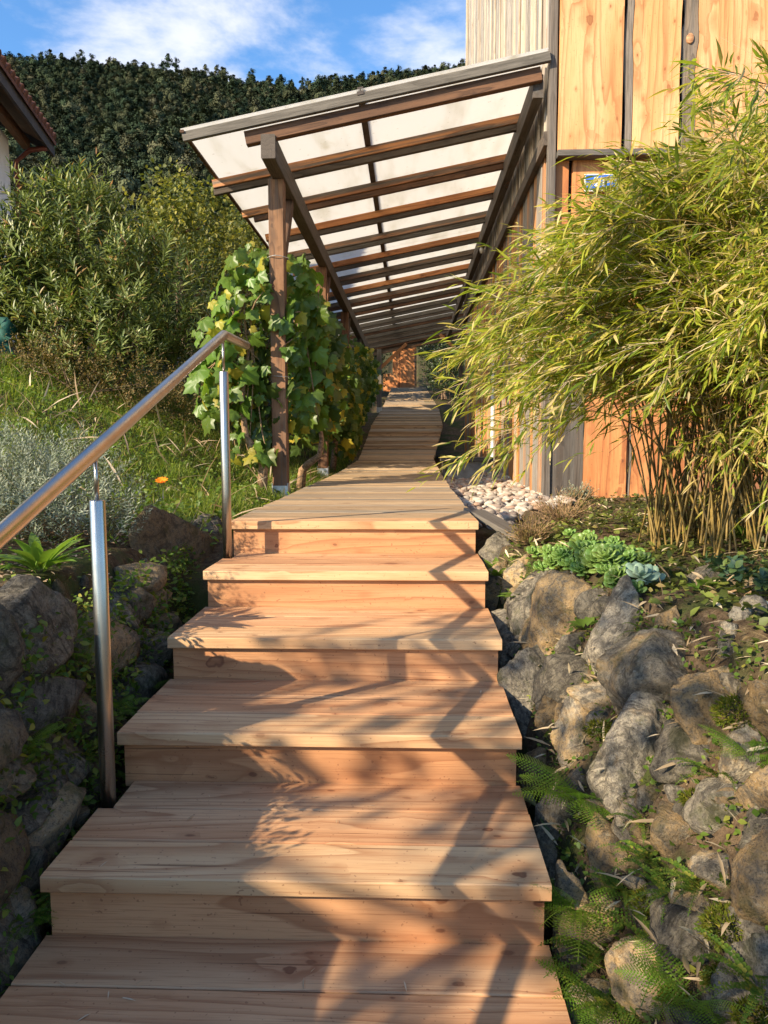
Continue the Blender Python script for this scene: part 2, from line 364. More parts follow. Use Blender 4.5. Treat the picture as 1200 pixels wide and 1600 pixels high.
M['stone'] = stone('rockery_stone', (.17, .148, .118), (.36, .31, .225), (.42, .27, .115), .5, .5)
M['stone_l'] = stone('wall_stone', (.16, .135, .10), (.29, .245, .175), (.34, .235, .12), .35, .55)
M['pebble'] = stone('pebbles', (.58, .52, .46), (.74, .69, .61), (.62, .44, .32), .2, 0.)
M['concrete'] = plain('concrete', (.30, .275, .235), .85, .2, 0., .25, 9., .4)
def ground_mat():
    t = NT('ground_soil'); p = t.geo(); n = t.noise(p, 3.5, 5., .62); n2 = t.noise(p, 28., 5., .68)
    c = t.mix(t.step(n2, .3, .7), (.055, .036, .02), (.145, .10, .06)); c = t.mix(t.step(t.noise(p, 95., 3., .6), .60, .72), c, (.24, .18, .11))
    c = t.mix(t.step(n, .46, .62), c, (.05, .062, .018))
    sx = t.n('SeparateXYZ'); t.set(sx.inputs[0], p)
    c = t.mix(t.step(sx.outputs[1], 30., 60.), c, t.mix(t.step(t.noise(p, .35, 5., .6), .35, .65), (.02, .03, .01), (.05, .06, .02)))
    t.pbsdf(c, .95, .12, normal=t.bump(n2, .9, .03)); return t.m
M['soil'] = ground_mat()
M['plaster'] = plain('white_plaster', (.80, .78, .74), .85, .2, 0., .05, 6., .1)
M['dark'] = plain('dark_fascia', (.075, .06, .052), .6, .3, 0., .3, 8.)
M['tile'] = plain('roof_tile', (.15, .065, .042), .8, .25, 0., .35, 9., .3)
M['whitepaint'] = plain('white_paint', (.80, .80, .80), .4, .5, 0., .05, 12.)
M['glass'] = plain('window_glass', (.05, .06, .07), .08, .6, 0., .1, 4.)
M['blue'] = plain('blue_enamel', (.035, .13, .52), .25, .6, 0., .08, 30.)
M['white'] = plain('white_enamel', (.82, .82, .80), .3, .5, 0., .04, 30.)
M['copper'] = plain('copper_pipe', (.16, .05, .035), .6, .4, .2, .2, 12.)
M['cord'] = plain('cord', (.25, .22, .18), .7, .3)
M['bulb'] = plain('bulb_glass', (.62, .60, .55), .15, .6, 0., .1, 40.)
M['net'] = plain('green_net', (.008, .07, .055), .7, .3, 0., .4, 40.)
M['bark'] = plain('bark', (.15, .10, .065), .9, .2, 0., .5, 24., .9)
M['vinebark'] = plain('vine_bark', (.26, .165, .095), .9, .2, 0., .5, 45., .9)
M['culm'] = plain('bamboo_culm', (.17, .115, .032), .45, .4, 0., .65, 14.)
M['twig'] = plain('twig', (.25, .16, .085), .8, .2, 0., .4, 60.)
M['straw'] = leafmat('dry_straw', [(0, (.30, .20, .11)), (.5, (.46, .34, .21)), (1, (.60, .49, .34))], .15, .7, .2)
M['bam'] = leafmat('bamboo_leaf', [(0, (.09, .16, .018)), (.3, (.22, .30, .03)), (.62, (.38, .42, .05)), (.82, (.52, .45, .11)), (1, (.64, .53, .28))], .44, .42, .4)
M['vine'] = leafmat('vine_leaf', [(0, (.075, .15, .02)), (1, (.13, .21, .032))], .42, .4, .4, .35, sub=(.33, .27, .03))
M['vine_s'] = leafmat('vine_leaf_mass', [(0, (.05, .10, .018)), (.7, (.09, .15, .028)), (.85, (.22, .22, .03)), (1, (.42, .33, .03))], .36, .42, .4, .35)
M['ole'] = leafmat('oleander_leaf', [(0, (.065, .10, .02)), (.5, (.14, .19, .04)), (.9, (.27, .30, .10)), (1, (.30, .15, .06))], .25, .42, .5, .35)
M['brush'] = leafmat('brown_shrub_leaf', [(0, (.07, .075, .02)), (.5, (.13, .11, .03)), (1, (.22, .15, .05))], .25, .6, .3)
M['sant'] = leafmat('silver_leaf', [(0, (.13, .16, .10)), (.6, (.25, .285, .20)), (1, (.40, .42, .33))], .12, .75, .2, .25)
M['grass'] = leafmat('grass_blade', [(0, (.07, .11, .014)), (.55, (.15, .21, .025)), (.88, (.25, .29, .04)), (1, (.45, .36, .15))], .42, .5, .3, .4)
M['fern'] = leafmat('fern_frond', [(0, (.13, .25, .025)), (1, (.23, .35, .04))], .36, .5, .3, .35)
M['fern_d'] = leafmat('spleenwort', [(0, (.07, .14, .018)), (.8, (.15, .22, .03)), (1, (.30, .28, .05))], .34, .5, .3, .3)
M['sedum'] = leafmat('sedum_leaf', [(0, (.10, .19, .035)), (1, (.19, .29, .06))], .12, .42, .45, .2)
M['glauc'] = leafmat('blue_sedum_leaf', [(0, (.20, .31, .22)), (1, (.28, .38, .27))], .1, .5, .4, .15)
M['herb'] = leafmat('herb_leaf', [(0, (.08, .16, .02)), (.7, (.15, .25, .035)), (1, (.26, .31, .05))], .35, .48, .35, .3)
M['herb_dk'] = leafmat('dark_leaf', [(0, (.025, .055, .032)), (.7, (.055, .10, .04)), (1, (.15, .19, .04))], .15, .35, .5, .2)
M['cover'] = leafmat('ground_cover', [(0, (.05, .065, .014)), (.6, (.10, .125, .026)), (.88, (.20, .24, .045)), (1, (.26, .19, .07))], .3, .5, .3, .35)
M['moss'] = leafmat('moss_tuft', [(0, (.05, .07, .008)), (.6, (.10, .12, .012)), (1, (.18, .16, .02))], .25, .9, .1, .3)
M['petal'] = leafmat('orange_petal', [(0, (.85, .20, .01)), (1, (.95, .30, .015))], .3, .5, .3, .05)
M['tree_a'] = leafmat('tree_leaf', [(0, (.05, .075, .014)), (.7, (.11, .13, .024)), (1, (.22, .21, .04))], .3, .5, .3, .35)
M['tree_y'] = leafmat('yellow_leaf', [(0, (.07, .085, .016)), (.6, (.14, .14, .024)), (1, (.28, .24, .045))], .32, .5, .3, .3)
M['wood_f'] = leafmat('forest_leaf', [(0, (.024, .036, .020)), (.6, (.042, .055, .028)), (1, (.078, .086, .040))], .15, .7, .15, .5)  # hill greens kept dark, with the shade of clouds in the colour
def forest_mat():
    t = NT('forest_crowns'); r = t.rand(); i = t.geo('Random Per Island'); c = t.ramp(r, [(0, (.026, .043, .026)), (.35, (.042, .062, .034)), (.6, (.060, .078, .041)), (.82, (.085, .094, .050)), (1, (.115, .112, .066))])  # cloud shade over the hill is put into these dark crown colours
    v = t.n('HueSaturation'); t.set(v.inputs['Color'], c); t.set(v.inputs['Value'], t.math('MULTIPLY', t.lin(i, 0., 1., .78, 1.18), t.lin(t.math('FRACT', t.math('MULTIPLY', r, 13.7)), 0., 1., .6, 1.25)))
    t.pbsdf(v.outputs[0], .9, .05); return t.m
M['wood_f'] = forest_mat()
M['ivy'] = leafmat('ivy_leaf', [(0, (.02, .035, .01)), (.7, (.05, .07, .02)), (1, (.10, .11, .03))], .2, .4, .5, .3)

# ------------------------------------------------------------------ terrain
XL, XR, YA, GO, RI, DZ = -.873, .327, 3.669, .4938, .1586, 1.109
DECK = np.array([(3.66, -.873, .327, 1.109), (6.5, -.873, .327, 1.109), (9.2, -.85, .36, 1.115), (11, -.74, .33, 1.22), (12.5, -.72, .45, 1.47), (14, -.71, .58, 1.75),
                 (20, -.75, .745, 2.26), (30, -.72, .6, 3.49), (31, -.72, .6, 3.55)])
def pz(y): return np.interp(y, np.r_[-50, DECK[:, 0], 36, 60], np.r_[1.109, DECK[:, 3], 3.75, 5.0])
def sstep(x, a, b): t = np.clip((x-a)/(b-a), 0, 1); return t*t*(3-2*t)
def wob(x, y, s): return (np.sin(x*s*1.7+y*s*.9+1.3)+np.sin(x*s*-.8+y*s*1.9+.4)+np.sin(x*s*2.9-y*s*2.3+2.)*.6+np.sin(x*s*4.7+y*s*4.1)*.35)/2.95
def ground_h(x, y):
    x = np.asarray(x, float); y = np.asarray(y, float)
    floor = np.clip(DZ+(y-YA)*RI/GO-.36, -.2, 10); floor = np.where(y > 3.5, np.where(y > 4.0, pz(y)-.14, .85+(y-3.5)*.2), floor)
    # left terrace rising to the lawn and the house
    up = np.maximum(0, -x-1.45)
    left = np.where(y < 3.9, 1.03, pz(y)-.05)+(.42*np.minimum(up, 2.6)+.16*np.clip(up-2.6, 0, 8))*sstep(y, 2.0, 7.5)+.10*np.minimum(up, 1.)+.03*wob(x, y, 2.2)+.012*wob(x, y, 9.)
    left = np.where(y < 1.5, left*(.75+.25*sstep(y, -6, 1.5)), left)
    # right: rockery slope up from the stairs, then a bank
    crest = 1.0+.05*(x-.5)+.035*wob(x+3, y, 3.)+.015*wob(x, y, 10.)
    crest = np.where(y > 6, 1.0+(y-6)*.02+.02*wob(x, y, 4), crest)
    crest = np.where(y > 15, np.maximum(crest, 1.18+(pz(y)-1.18)*sstep(y, 15, 20)), crest)
    slope = DZ+(y-YA)*RI/GO-.26+1.55*(x-.36)
    right = np.where(y < 3.9, np.minimum(crest, slope), crest)
    right = np.where((y > 4.0) & (x < .75), np.minimum(right, .97+.01*(y-4)+ (pz(y)-1.15)*sstep(y, 9, 12)), right)
    l_in = sstep(x, -1.0, -1.24); r_in = sstep(x, .35, .40)
    h = floor*(1-l_in)*(1-r_in)+left*l_in+right*r_in
    # the wooded mountain
    hy = np.clip((y-36)/264, 0, 1.0)
    rid = 129.5+1.5*np.sin(x*.021-.6)+1.5*np.sin(x*.052+.3)+.012*np.abs(x+40)
    hill = rid*hy**1.22; back = np.clip((y-300)/200, 0, 1); hill = hill*(1-.7*back)
    side = 30*sstep(np.abs(x+4), 40, 200)*sstep(y, 10, 120)
    far = sstep(y, 36, 60)
    h = h*(1-far)+(pz(y)+.0*x)*far+hill+side*.3
    return h
gx = np.unique(np.r_[-420:-30:18, -30:-6:1.5, -6:-1.3:.12, -1.3:-.85:.02, -.85:.34:.1, .34:1.3:.035, 1.3:3:.12, 3:30:1.5, 30:421:18].round(3))
gy = np.unique(np.r_[-60:-4:4, -4:.6:.3, .6:4.6:.035, 4.6:12:.12, 12:36:.6, 36:60:2, 60:310:6, 310:700:25].round(3))
GX, GY = np.meshgrid(gx, gy); GZ = ground_h(GX, GY)
ny, nx = GX.shape; idx = np.arange(ny*nx).reshape(ny, nx)
gf = np.stack([idx[:-1, :-1], idx[:-1, 1:], idx[1:, 1:], idx[1:, :-1]], -1).reshape(-1, 4)
g_o = link('ground', np_mesh('ground', np.stack([GX, GY, GZ], -1).reshape(-1, 3), gf, True), M['soil']); g_o['kind'] = 'structure'
def hit(px, py, lo=.9, hi=30.):
    """where the view ray meets the ground"""
    d = ray(px, py); s = np.linspace(lo, hi, 6000); P = CAM+d*s[:, None]; below = P[:, 2] < ground_h(P[:, 0], P[:, 1])
    k = np.argmax(below) if below.any() else -1; return P[k]
def gz(x, y): return float(ground_h(x, y))

# ------------------------------------------------------------------ staircase
st = thing('staircase', 'new larch wood staircase of broad steps climbing between stone walls', 'staircase', (0, 0, 0))
for i in range(8):
    y0, z = YA-GO*i, DZ-RI*i
    cut = .042 if i in (1, 4) else 0
    for k in range(1 if i == 0 else 3):
        L = 1.2-(cut if k == 2 else 0)
        jit = random.uniform(-.0015, .0015)
        put_board('board', L, .1685, .040, M['larch_sap' if k == 0 else 'larch'], st, ((XL+XR)/2+(cut/2 if k == 2 else 0)+jit, y0+.085+.174*k, z-.020+random.uniform(-.0008, .0008)),
                  (0, 0, math.pi*random.randint(0, 1)))
    put_board('riser', 1.176, RI-.040+.019, .030, M['riser'], st, ((XL+XR)/2, y0+.039, z-.041-(RI-.040+.019)/2), (R_(90), 0, 0))
for sx in (XL+.045, XR-.045):
    pl = []
    for i in range(8):
        y0, z = YA-GO*i, DZ-RI*i
        pl += [(y0+.523, z-.041), (y0+.065, z-.041)] if i else [(YA+.16, DZ-.041), (y0+.065, z-.041)]
    pl += [(YA-GO*7+.065, -.45), (YA-1.5, -.2), (YA+.16, DZ-.5)]
    MB().prism(pl, 'x', sx-.02, sx+.02).obj('stringer', M['charred'], st)

# ------------------------------------------------------------------ boardwalk
bw = bpy.data.objects.new('boardwalk', None); C.objects.link(bw); bw['kind'] = 'structure'; bw['label'] = 'weathered boardwalk of cross planks running up under the canopy'
y = YA+.174
n = 0
while y < 31 and n < 299:
    w = .136 if y < 16 else .15
    yc = y+w/2; a, b, z = (float(np.interp(yc, DECK[:, 0], DECK[:, k])) for k in (1, 2, 3))
    sl = math.atan2(float(np.interp(yc+.2, DECK[:, 0], DECK[:, 3])-np.interp(yc-.2, DECK[:, 0], DECK[:, 3])), .4)
    o = put_board('plank', 1.2, w, .034, M['deck'], bw, ((a+b)/2+random.uniform(-.006, .006), yc, z-.018+random.uniform(-.0012, .0012)), (sl, 0, random.uniform(-.002, .002)+math.pi*random.randint(0, 1)))
    o.scale.x = (b-a)/1.2; y += w+.005; n += 1
for k in (1, 2):
    pts = []
    for q, r in enumerate(DECK): pts.append((r[k]+(.06 if k == 1 else -.06), r[0]+(.2 if q == 0 else 0), r[3]))
    for i in range(len(pts)-1):
        a, b = pts[i], pts[i+1]
        MB().add([(a[0]-.025, a[1], a[2]-.17), (a[0]+.025, a[1], a[2]-.17), (a[0]+.025, a[1], a[2]-.037), (a[0]-.025, a[1], a[2]-.037),
                  (b[0]-.025, b[1], b[2]-.17), (b[0]+.025, b[1], b[2]-.17), (b[0]+.025, b[1], b[2]-.037), (b[0]-.025, b[1], b[2]-.037)],
                 [(0, 1, 2, 3), (7, 6, 5, 4), (0, 4, 5, 1), (1, 5, 6, 2), (2, 6, 7, 3), (3, 7, 4, 0)]).obj('bearer', M['greybeam'], bw)

# ------------------------------------------------------------------ handrail
hr = thing('handrail', 'polished steel tube handrail on two round posts beside the wooden steps', 'handrail', (-.862, 2.07, .47))
def hloc(x, y, z): return (x+.862, y-2.07, z-.47)
P0, P1, P2 = Vector((-.862, .62, .975)), Vector((-.862, 3.585, 1.985)), Vector((-.845, 4.0, 1.985))
mid = [P0+(P1-P0)*t for t in (0, .25, .5, .75, .985)]
bend = [P1, P1+(P2-P1)*.05]
MB().tube([hloc(*p) for p in mid+bend+[P1+(P2-P1)*.5, P2-(P2-P1)*.008, P2]], [.0212]*8+[.0212, .0195], 28).obj('rail', M['steel'], hr, True)
for py, zb in ((2.072, .474), (3.55, .950)):
    zr = P0.z+(P1.z-P0.z)*(py-P0.y)/(P1.y-P0.y)
    po = MB().tube([hloc(-.858, py, zz) for zz in (zb-.16, zb+.3, zb+.86, zb+.863, zb+.864)], [.0212, .0212, .0212, .0196, .004], 28).obj('post', M['steel'], hr, True)
    MB().tube([hloc(-.858, py, zb+.862), hloc(-.859, py+.001, zr-.016)], .006, 12).obj('rod', M['steel'], po, True)
    MB().tube([hloc(-.859, py-.045, zr-.031), hloc(-.859, py+.045, zr+.0)], [.009, .009], 10).obj('saddle', M['steel'], po, True)

# ------------------------------------------------------------------ canopy
SL = .193
def zt(x): return 3.80+SL*(x+1.70)
AN = -math.atan(SL)
cp = thing('canopy', 'lean-to canopy of dark rafters and milky panels over the boardwalk', 'canopy', (-.3, 6, 1.1))
def cl(x, y, z): return (x+.3, y-6, z-1.1)
def slope_board(name, x0, x1, yc, wy, h, drop, mat, par=cp):
    L = (x1-x0)*math.sqrt(1+SL*SL); xc = (x0+x1)/2
    return put_board(name, L, wy, h, mat, par, cl(xc, yc, zt(xc)-drop-h/2), (0, AN, 0), .004)
slope_board('fascia', -1.70, 1.015, 5.925, .04, .070, .012, M['greybeam'])
slope_board('rafter', -1.24, .96, 5.985, .065, .10, .085, M['beam'])
RY = [5.985+.935*k for k in range(1, 16)]
for k, ry in enumerate(RY):
    x0 = -1.66+random.uniform(-.07, .05); x1 = .975 if ry < 15.2 else 1.42
    if 3 <= k: x0 += .12*random.random()
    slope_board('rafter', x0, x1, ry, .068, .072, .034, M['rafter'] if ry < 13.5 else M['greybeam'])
    slope_board('purlin_strip', x0+random.uniform(-.03, .12), x1, ry+.002, .046, .055, .108, M['beam'] if k % 3 else M['greybeam'])
for j in range(6):
    ya = 5.9+j*2.36; yb = ya+2.352
    for xa, xb in ((-1.712, -.372), (-.366, 1.0)):
        xb2 = xb if (xb < 0 or ya < 14.5) else 1.45
        L = (xb2-xa)*math.sqrt(1+SL*SL); xc = (xa+xb2)/2
        put_board('roof_panel', L, yb-ya, .010, M['poly'], cp, cl(xc, (ya+yb)/2, zt(xc)+.0045), (0, AN, 0), .001)
MB().box((-.025, 0, -.012), (.025, 14.15, .012)).obj('joint_strip', M['dark'], cp, loc=cl(-.37, 5.9, zt(-.37)-.0165), rot=(0, AN, 0))
MB().box((-.022, 0, -.006), (.022, 14.15, .006)).obj('joint_cover', M['dark'], cp, loc=cl(-.37, 5.9, zt(-.37)+.018), rot=(0, AN, 0))
put_board('eave_strip', 14.15, .03, .02, M['beam'], cp, cl(-1.70, 12.97, zt(-1.7)-.012), (0, 0, R_(90)))
put_board('eave_beam', 13.95, .108, .175, M['beam'], cp, cl(-1.062, 5.92+6.975, 3.68), (0, 0, R_(90)), .006)
put_board('ledger', 14.0, .075, .165, M['charred'], cp, cl(.945, 6.0+7.0, 4.108), (0, 0, R_(90)), .004)
PY = [6.42, 9.57, 12.9, 16.2]
for k, yy in enumerate(PY+[20.0]):
    xx = -1.085 if k < 4 else -.80
    zb = gz(xx, yy) if k < 4 else 2.2; ztop = 3.588 if k < 4 else zt(xx)-.17
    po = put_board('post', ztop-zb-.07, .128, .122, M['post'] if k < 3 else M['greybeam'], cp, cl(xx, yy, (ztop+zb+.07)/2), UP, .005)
    sh = MB(); sh.box((-.067, -.0655, 0), (-.0625, .0655, .15)); sh.box((.0625, -.0655, 0), (.067, .0655, .15)); sh.box((-.0625, -.0655, 0), (.0625, -.0625, .13))
    for sx in (-.03, .03): sh.tube([(sx, -.0655, .10), (sx, -.074, .10)], .009, 6)
    s = sh.obj('post_shoe', M['zinc'], po); s.location = (-(ztop-zb-.07)/2-.07, 0, 0); s.rotation_euler = (0, R_(90), 0)
for yy in PY[:3]:
    L = .78; put_board('brace', L, .085, .085, M['beam'], cp, cl(-1.075, yy+.31, 3.28), (R_(0), R_(-52), R_(90)), .004)
put_board('brace', .95, .08, .08, M['rafter'], cp, cl(-.45, 19.98, 3.62), (0, R_(-42), 0))
put_board('brace', .8, .08, .08, M['rafter'], cp, cl(1.05, 19.98, 3.9), (0, R_(-138), 0))
put_board('post', 2.0, .12, .12, M['greybeam'], cp, cl(1.36, 17.5, 3.2), UP); put_board('post', 2.3, .12, .12, M['greybeam'], cp, cl(1.30, 20.0, 3.2), UP)
put_board('end_beam', 2.9, .09, .14, M['rafter'], cp, cl(.3, 20.09, zt(.3)-.21), (0, AN, 0))
# wire tie round the first post
MB().tube([cl(-1.085+.07*math.cos(a)*1.25, 6.42+.07*math.sin(a)*1.25, 2.98+.004*math.sin(3*a)) for a in [2*math.pi*k/16 for k in range(17)]], .003, 5).obj('wire_tie', M['zinc'], cp)
MB().tube([cl(-1.085+.07*math.cos(a)*1.25, 6.42+.07*math.sin(a)*1.25, 2.02+.003*math.sin(2*a)) for a in [2*math.pi*k/16 for k in range(17)]], .002, 5).obj('wire_tie', M['zinc'], cp)

# bulb on a cord under the ledger
hb = thing('hanging_bulb', 'small bulb in a pale socket hanging on a cord under the ledger', 'light bulb', (.89, 9.96, 3.83))
MB().tube([(0, 0, .0), (.004, 0, .03), (.0, 0, .06), (0, 0, .075)], [.012, .026, .022, .014], 14).obj('bulb', M['bulb'], hb, True)
MB().tube([(0, 0, .07), (0, 0, .13)], [.018, .016], 12).obj('socket', M['dark'], hb, True)
MB().tube([(0, 0, .125), (.004, .0, .2), (-.005, .01, .27), (.012, 0, .34), (.02, .0, .36)], .0045, 6).obj('cord', M['cord'], hb, True)

# ------------------------------------------------------------------ barn
BX, BY = 1.03, 6.0
bn = thing('wooden_barn', 'tall barn clad in upright boards on the right of the boardwalk', 'barn', (BX, BY, 1.0))
def bl(x, y, z): return (x-BX, y-BY, z-1.0)
core = MB(); core.box(bl(BX+.10, BY+.10, 1.12), bl(9, 15.0, 10.2)); core.obj('wall_core', M['dark'], bn)
# side, lower course
y = BY+.06; k = 0
while y < 15.05:
    w = random.choice((.085, .10, .115, .13, .15)); zb = 1.03+.024*(y-6)+random.uniform(-.01, .01)
    if abs(y-9.9) < .08:
        put_board('door_jamb', 1.75, .11, .04, M['whitepaint'], bn, bl(BX+.026, y+.055, zb+.95), (0, R_(-90), 0)); w = .11
    else:
        o = put_board('side_board', 3.75-zb, w, .026, M['clad'], bn, bl(BX+.034+random.uniform(-.009, .009), y+w/2, (zb+3.75)/2), (0, R_(-90), random.uniform(-.06, .06)))
    y += w+.006; k += 1
y = BY+.06
while y < 15.05:
    w = random.choice((.10, .12, .14, .16))
    put_board('upper_side_board', 10.2-3.74, w, .026, M['clad_up'], bn, bl(BX+.022+random.uniform(-.008, .008), y+w/2, (10.2+3.74)/2), (0, R_(-90), random.uniform(-.05, .05)))
    if random.random() < .6: put_board('cover_strip', 10.2-3.74, .035, .018, M['clad_up'], bn, bl(BX+.002, y+w, (10.2+3.74)/2), (0, R_(-90), 0))
    y += w+.006
put_board('drip_rail', 9.0, .05, .10, M['charred'], bn, bl(BX-.012, BY+4.5, 3.735), (0, 0, R_(90)))
put_board('corner_board', 9.17, .055, .085, M['waney'], bn, bl(BX+.018, BY-.012, (10.2+1.03)/2), (0, R_(-90), R_(90)))
# front: wide boards with their waney edges, upper course proud of the lower
def edge(z, seed, amp): return amp*(1.3*noise.noise((seed*3.1, 0, z*1.1))+.6*noise.noise((seed*7.7, 3, z*3.4))+.22*noise.noise((seed*5.7, 1, z*9.)))
def wide_board(x0, x1, za, zb, yf, seed, wan, bulge=None, amp=.018, mat='front', nm='front_board', wname='waney_edge'):
    n = 44; zs = [za+(zb-za)*i/n for i in range(n+1)]; xc = (x0+x1)/2
    L = [x0+edge(z, seed, amp)+(bulge(z) if bulge else 0)*.35 for z in zs]; Rr = [x1+edge(z, seed+20, amp*.5) for z in zs]
    zc = (za+zb)/2; T = .04
    # local x runs up the board so that the grain follows it: local (x=z, y=-x, z=out)
    V = []; F = []
    for i, z in enumerate(zs):
        for (xx, yy) in ((L[i], 0), (Rr[i], 0), (Rr[i]+.006, -T), (L[i]-.006, -T)): V.append((z-zc, -(xx-xc), yy))
    for i in range(n):
        a = i*4
        for q in range(4): F.append((a+q, a+(q+1) % 4, a+4+(q+1) % 4, a+4+q))
    F += [(3, 2, 1, 0), (n*4, n*4+1, n*4+2, n*4+3)]
    rot = Matrix(((0, -1, 0), (0, 0, -1), (1, 0, 0))).to_euler()      # local x->+Z, y->-X, z->-Y
    o = MB().add(V, F).obj(nm, M[mat], bn, loc=bl(xc, yf, zc), rot=rot)
    if wan:
        V = []; F = []
        for i, z in enumerate(zs):
            xo = L[i]-wan*(1+.35*noise.noise((seed, 9, z*2)))-(bulge(z) if bulge else 0)
            V += [(z-zc, -(L[i]-.0065-xc), -.003), (z-zc, -((L[i]+xo)/2-xc), -.010), (z-zc, -(xo-xc), -.028), (z-zc, -(xo-xc), -.040), (z-zc, -(L[i]-.0065-xc), -.039)]
        for i in range(n):
            a = i*5
            for q in range(5): F.append((a+q, a+(q+1) % 5, a+5+(q+1) % 5, a+5+q))
        F += [(4, 3, 2, 1, 0), tuple(n*5+q for q in range(5))]
        MB().add(V, F).obj(wname, M['waney'], o)
    return o
YU = BY-.075
bul = lambda z: .055*math.exp(-((z-4.385)/.10)**2)+.02*math.sin(z*4)
wide_board(1.092, 1.545, 3.62, 6.6, YU, 1, 0, amp=.004)
wide_board(1.615, 1.955, 3.62, 6.6, YU-.002, 2, .058, amp=.022)
wb3 = wide_board(2.075, 2.655, 3.615, 6.6, YU-.004, 3, .100, bul, amp=.02)
wide_board(2.76, 3.25, 3.62, 6.6, YU-.001, 4, .088, amp=.02)
wide_board(3.34, 3.9, 3.62, 6.6, YU-.002, 5, .05, amp=.012); wide_board(3.97, 4.6, 3.62, 6.6, YU, 6, .05, amp=.012)
# the sawn branch stub on the third board's edge
kb = MB().tube([(0, .02, 0), (0, -.002, 0), (0, -.004, 0)], [.044, .040, .036], 16).obj('branch_knot', M['larch'], bn, True, loc=bl(2.022, YU-.004, 4.385))
kb.scale = (.62, 1, .9)
put_board('drip_ledge', 3.6, .11, .045, M['charred'], bn, bl(1.08+1.8, BY-.055, 3.592), (0, 0, 0))
YLf = BY-.005
xs = [1.07, 1.182, 1.21, 1.505, 1.525, 1.83, 1.85, 2.2, 2.22, 2.6, 2.62, 3.0, 3.02, 3.4, 3.42, 3.9, 3.92, 4.6]
for q in range(0, len(xs), 2):
    wide_board(xs[q], xs[q+1], 1.03+.01*(q % 3), 3.575, YLf-(.004 if q % 4 else 0), 30+q, 0, amp=.006, mat='front_low', nm='low_front_board')
wide_board(1.075, 1.325, 1.015, 2.15, YLf-.032, 60, 0, amp=.006, mat='charred', nm='patch_board')
wide_board(1.335, 1.66, 1.02, 1.9, YLf-.030, 61, .03, amp=.03, mat='front_low', nm='patch_board')
wide_board(1.68, 2.1, 1.02, 1.9, YLf-.030, 62, .02, amp=.02, mat='front_low', nm='patch_board')
MB().add([(-.3, -.5, 0), (9, -.5, 0), (9, 9.5, 0), (-.3, 9.5, 0), (-.3, -.5, .18), (9, -.5, .18), (9, 9.5, .18), (-.3, 9.5, .18)],
         [(3, 2, 1, 0), (4, 5, 6, 7), (0, 1, 5, 4), (1, 2, 6, 5), (2, 3, 7, 6), (3, 0, 4, 7)]).obj('roof', M['tile'], bn, loc=(0, 0, 9.2))
MB().box((0, 0, -.04), (8, 9, .12)).obj('foundation', M['concrete'], bn, loc=bl(BX+.14, BY+.14, .95))
# house number plate
npz = thing('number_plate', 'small blue enamel number plate with white rim on the barn front', 'sign', (1.415, 5.956, 3.395))
MB().box((-.125, -.006, -.062), (.125, .006, .062)).obj('rim', M['white'], npz)
MB().box((-.117, -.0085, -.054), (.117, -.0062, .054)).obj('face', M['blue'], npz)
fc = bpy.data.curves.new('digits', 'FONT'); fc.body = '21'; fc.size = .098; fc.align_x = 'CENTER'; fc.align_y = 'CENTER'; fc.extrude = .001
fo = bpy.data.objects.new('digits', fc); C.objects.link(fo); bpy.context.view_layer.update()
fm = bpy.data.meshes.new_from_object(fo.evaluated_get(bpy.context.evaluated_depsgraph_get())); bpy.data.objects.remove(fo); fm.materials.clear()
link('digits', fm, M['white'], npz, (-.012, -.0105, 0), (R_(90), 0, 0))

# ------------------------------------------------------------------ bench and loose plank
be = thing('low_bench', 'low bench of a weathered plank on a concrete block beside the barn', 'bench', (.66, 9.1, 1.0))
MB().box((-.225, -.13, -.06), (.285, .2, .245)).obj('block', M['concrete'], be)
put_board('seat_plank', .60, .42, .048, M['greybeam'], be, (0, .02, .27), (0, 0, 0), .006)
put_board('side_plank', .25, .30, .03, M['charred'], be, (-.265, .02, .115), UP)
plk = put_board('loose_plank', .62, .15, .03, M['greybeam'], None, (.50, 4.02, 1.035), (R_(-8), R_(12), R_(-62)), .004); tag(plk, 'weathered grey plank lying askew at the right corner of the top step', 'plank')

# ------------------------------------------------------------------ stones
bm = bmesh.new(); bmesh.ops.create_icosphere(bm, subdivisions=5, radius=1); bm.verts.ensure_lookup_table()
ICO4 = np.array([v.co[:] for v in bm.verts]); ICOF4 = np.array([[v.index for v in f.verts] for f in bm.faces]); bm.free()
bm = bmesh.new(); bmesh.ops.create_icosphere(bm, subdivisions=4, radius=1); ICO3 = np.array([v.co[:] for v in bm.verts]); ICOF3 = np.array([[v.index for v in f.verts] for f in bm.faces]); bm.free()
bm = bmesh.new(); bmesh.ops.create_icosphere(bm, subdivisions=2, radius=1); ICO1 = np.array([v.co[:] for v in bm.verts]); ICOF1 = np.array([[v.index for v in f.verts] for f in bm.faces]); bm.free()
def stone_verts(seed, dims, base=ICO3, rough=.06, planes=12, sharp=34.):
    g = np.random.default_rng(seed); n = rnd_unit(g, planes); d = g.uniform(.66, 1.0, planes)
    ca = np.clip(base@n.T, .02, None)/d[None]
    r = 1/(np.sum(ca**sharp, 1))**(1/sharp); r = np.minimum(r, 1.35)
    P = base*r[:, None]; o = g.uniform(-50, 50, 3)
    if rough > 0:
        D = np.array([noise.fractal(Vector(p*2.0+o), .62, 2.15, 7) for p in P]); S = np.array([noise.noise(Vector(p*np.array([1.5, 9, 3])+o)) for p in P])
        P = P+base*(D*rough*1.5+S*rough*.35)[:, None]
    return P*np.array(dims)[None]
bm = bmesh.new(); bmesh.ops.create_icosphere(bm, subdivisions=3, radius=1); ICO2 = np.array([v.co[:] for v in bm.verts]); ICOF2 = np.array([[v.index for v in f.verts] for f in bm.faces]); bm.free()
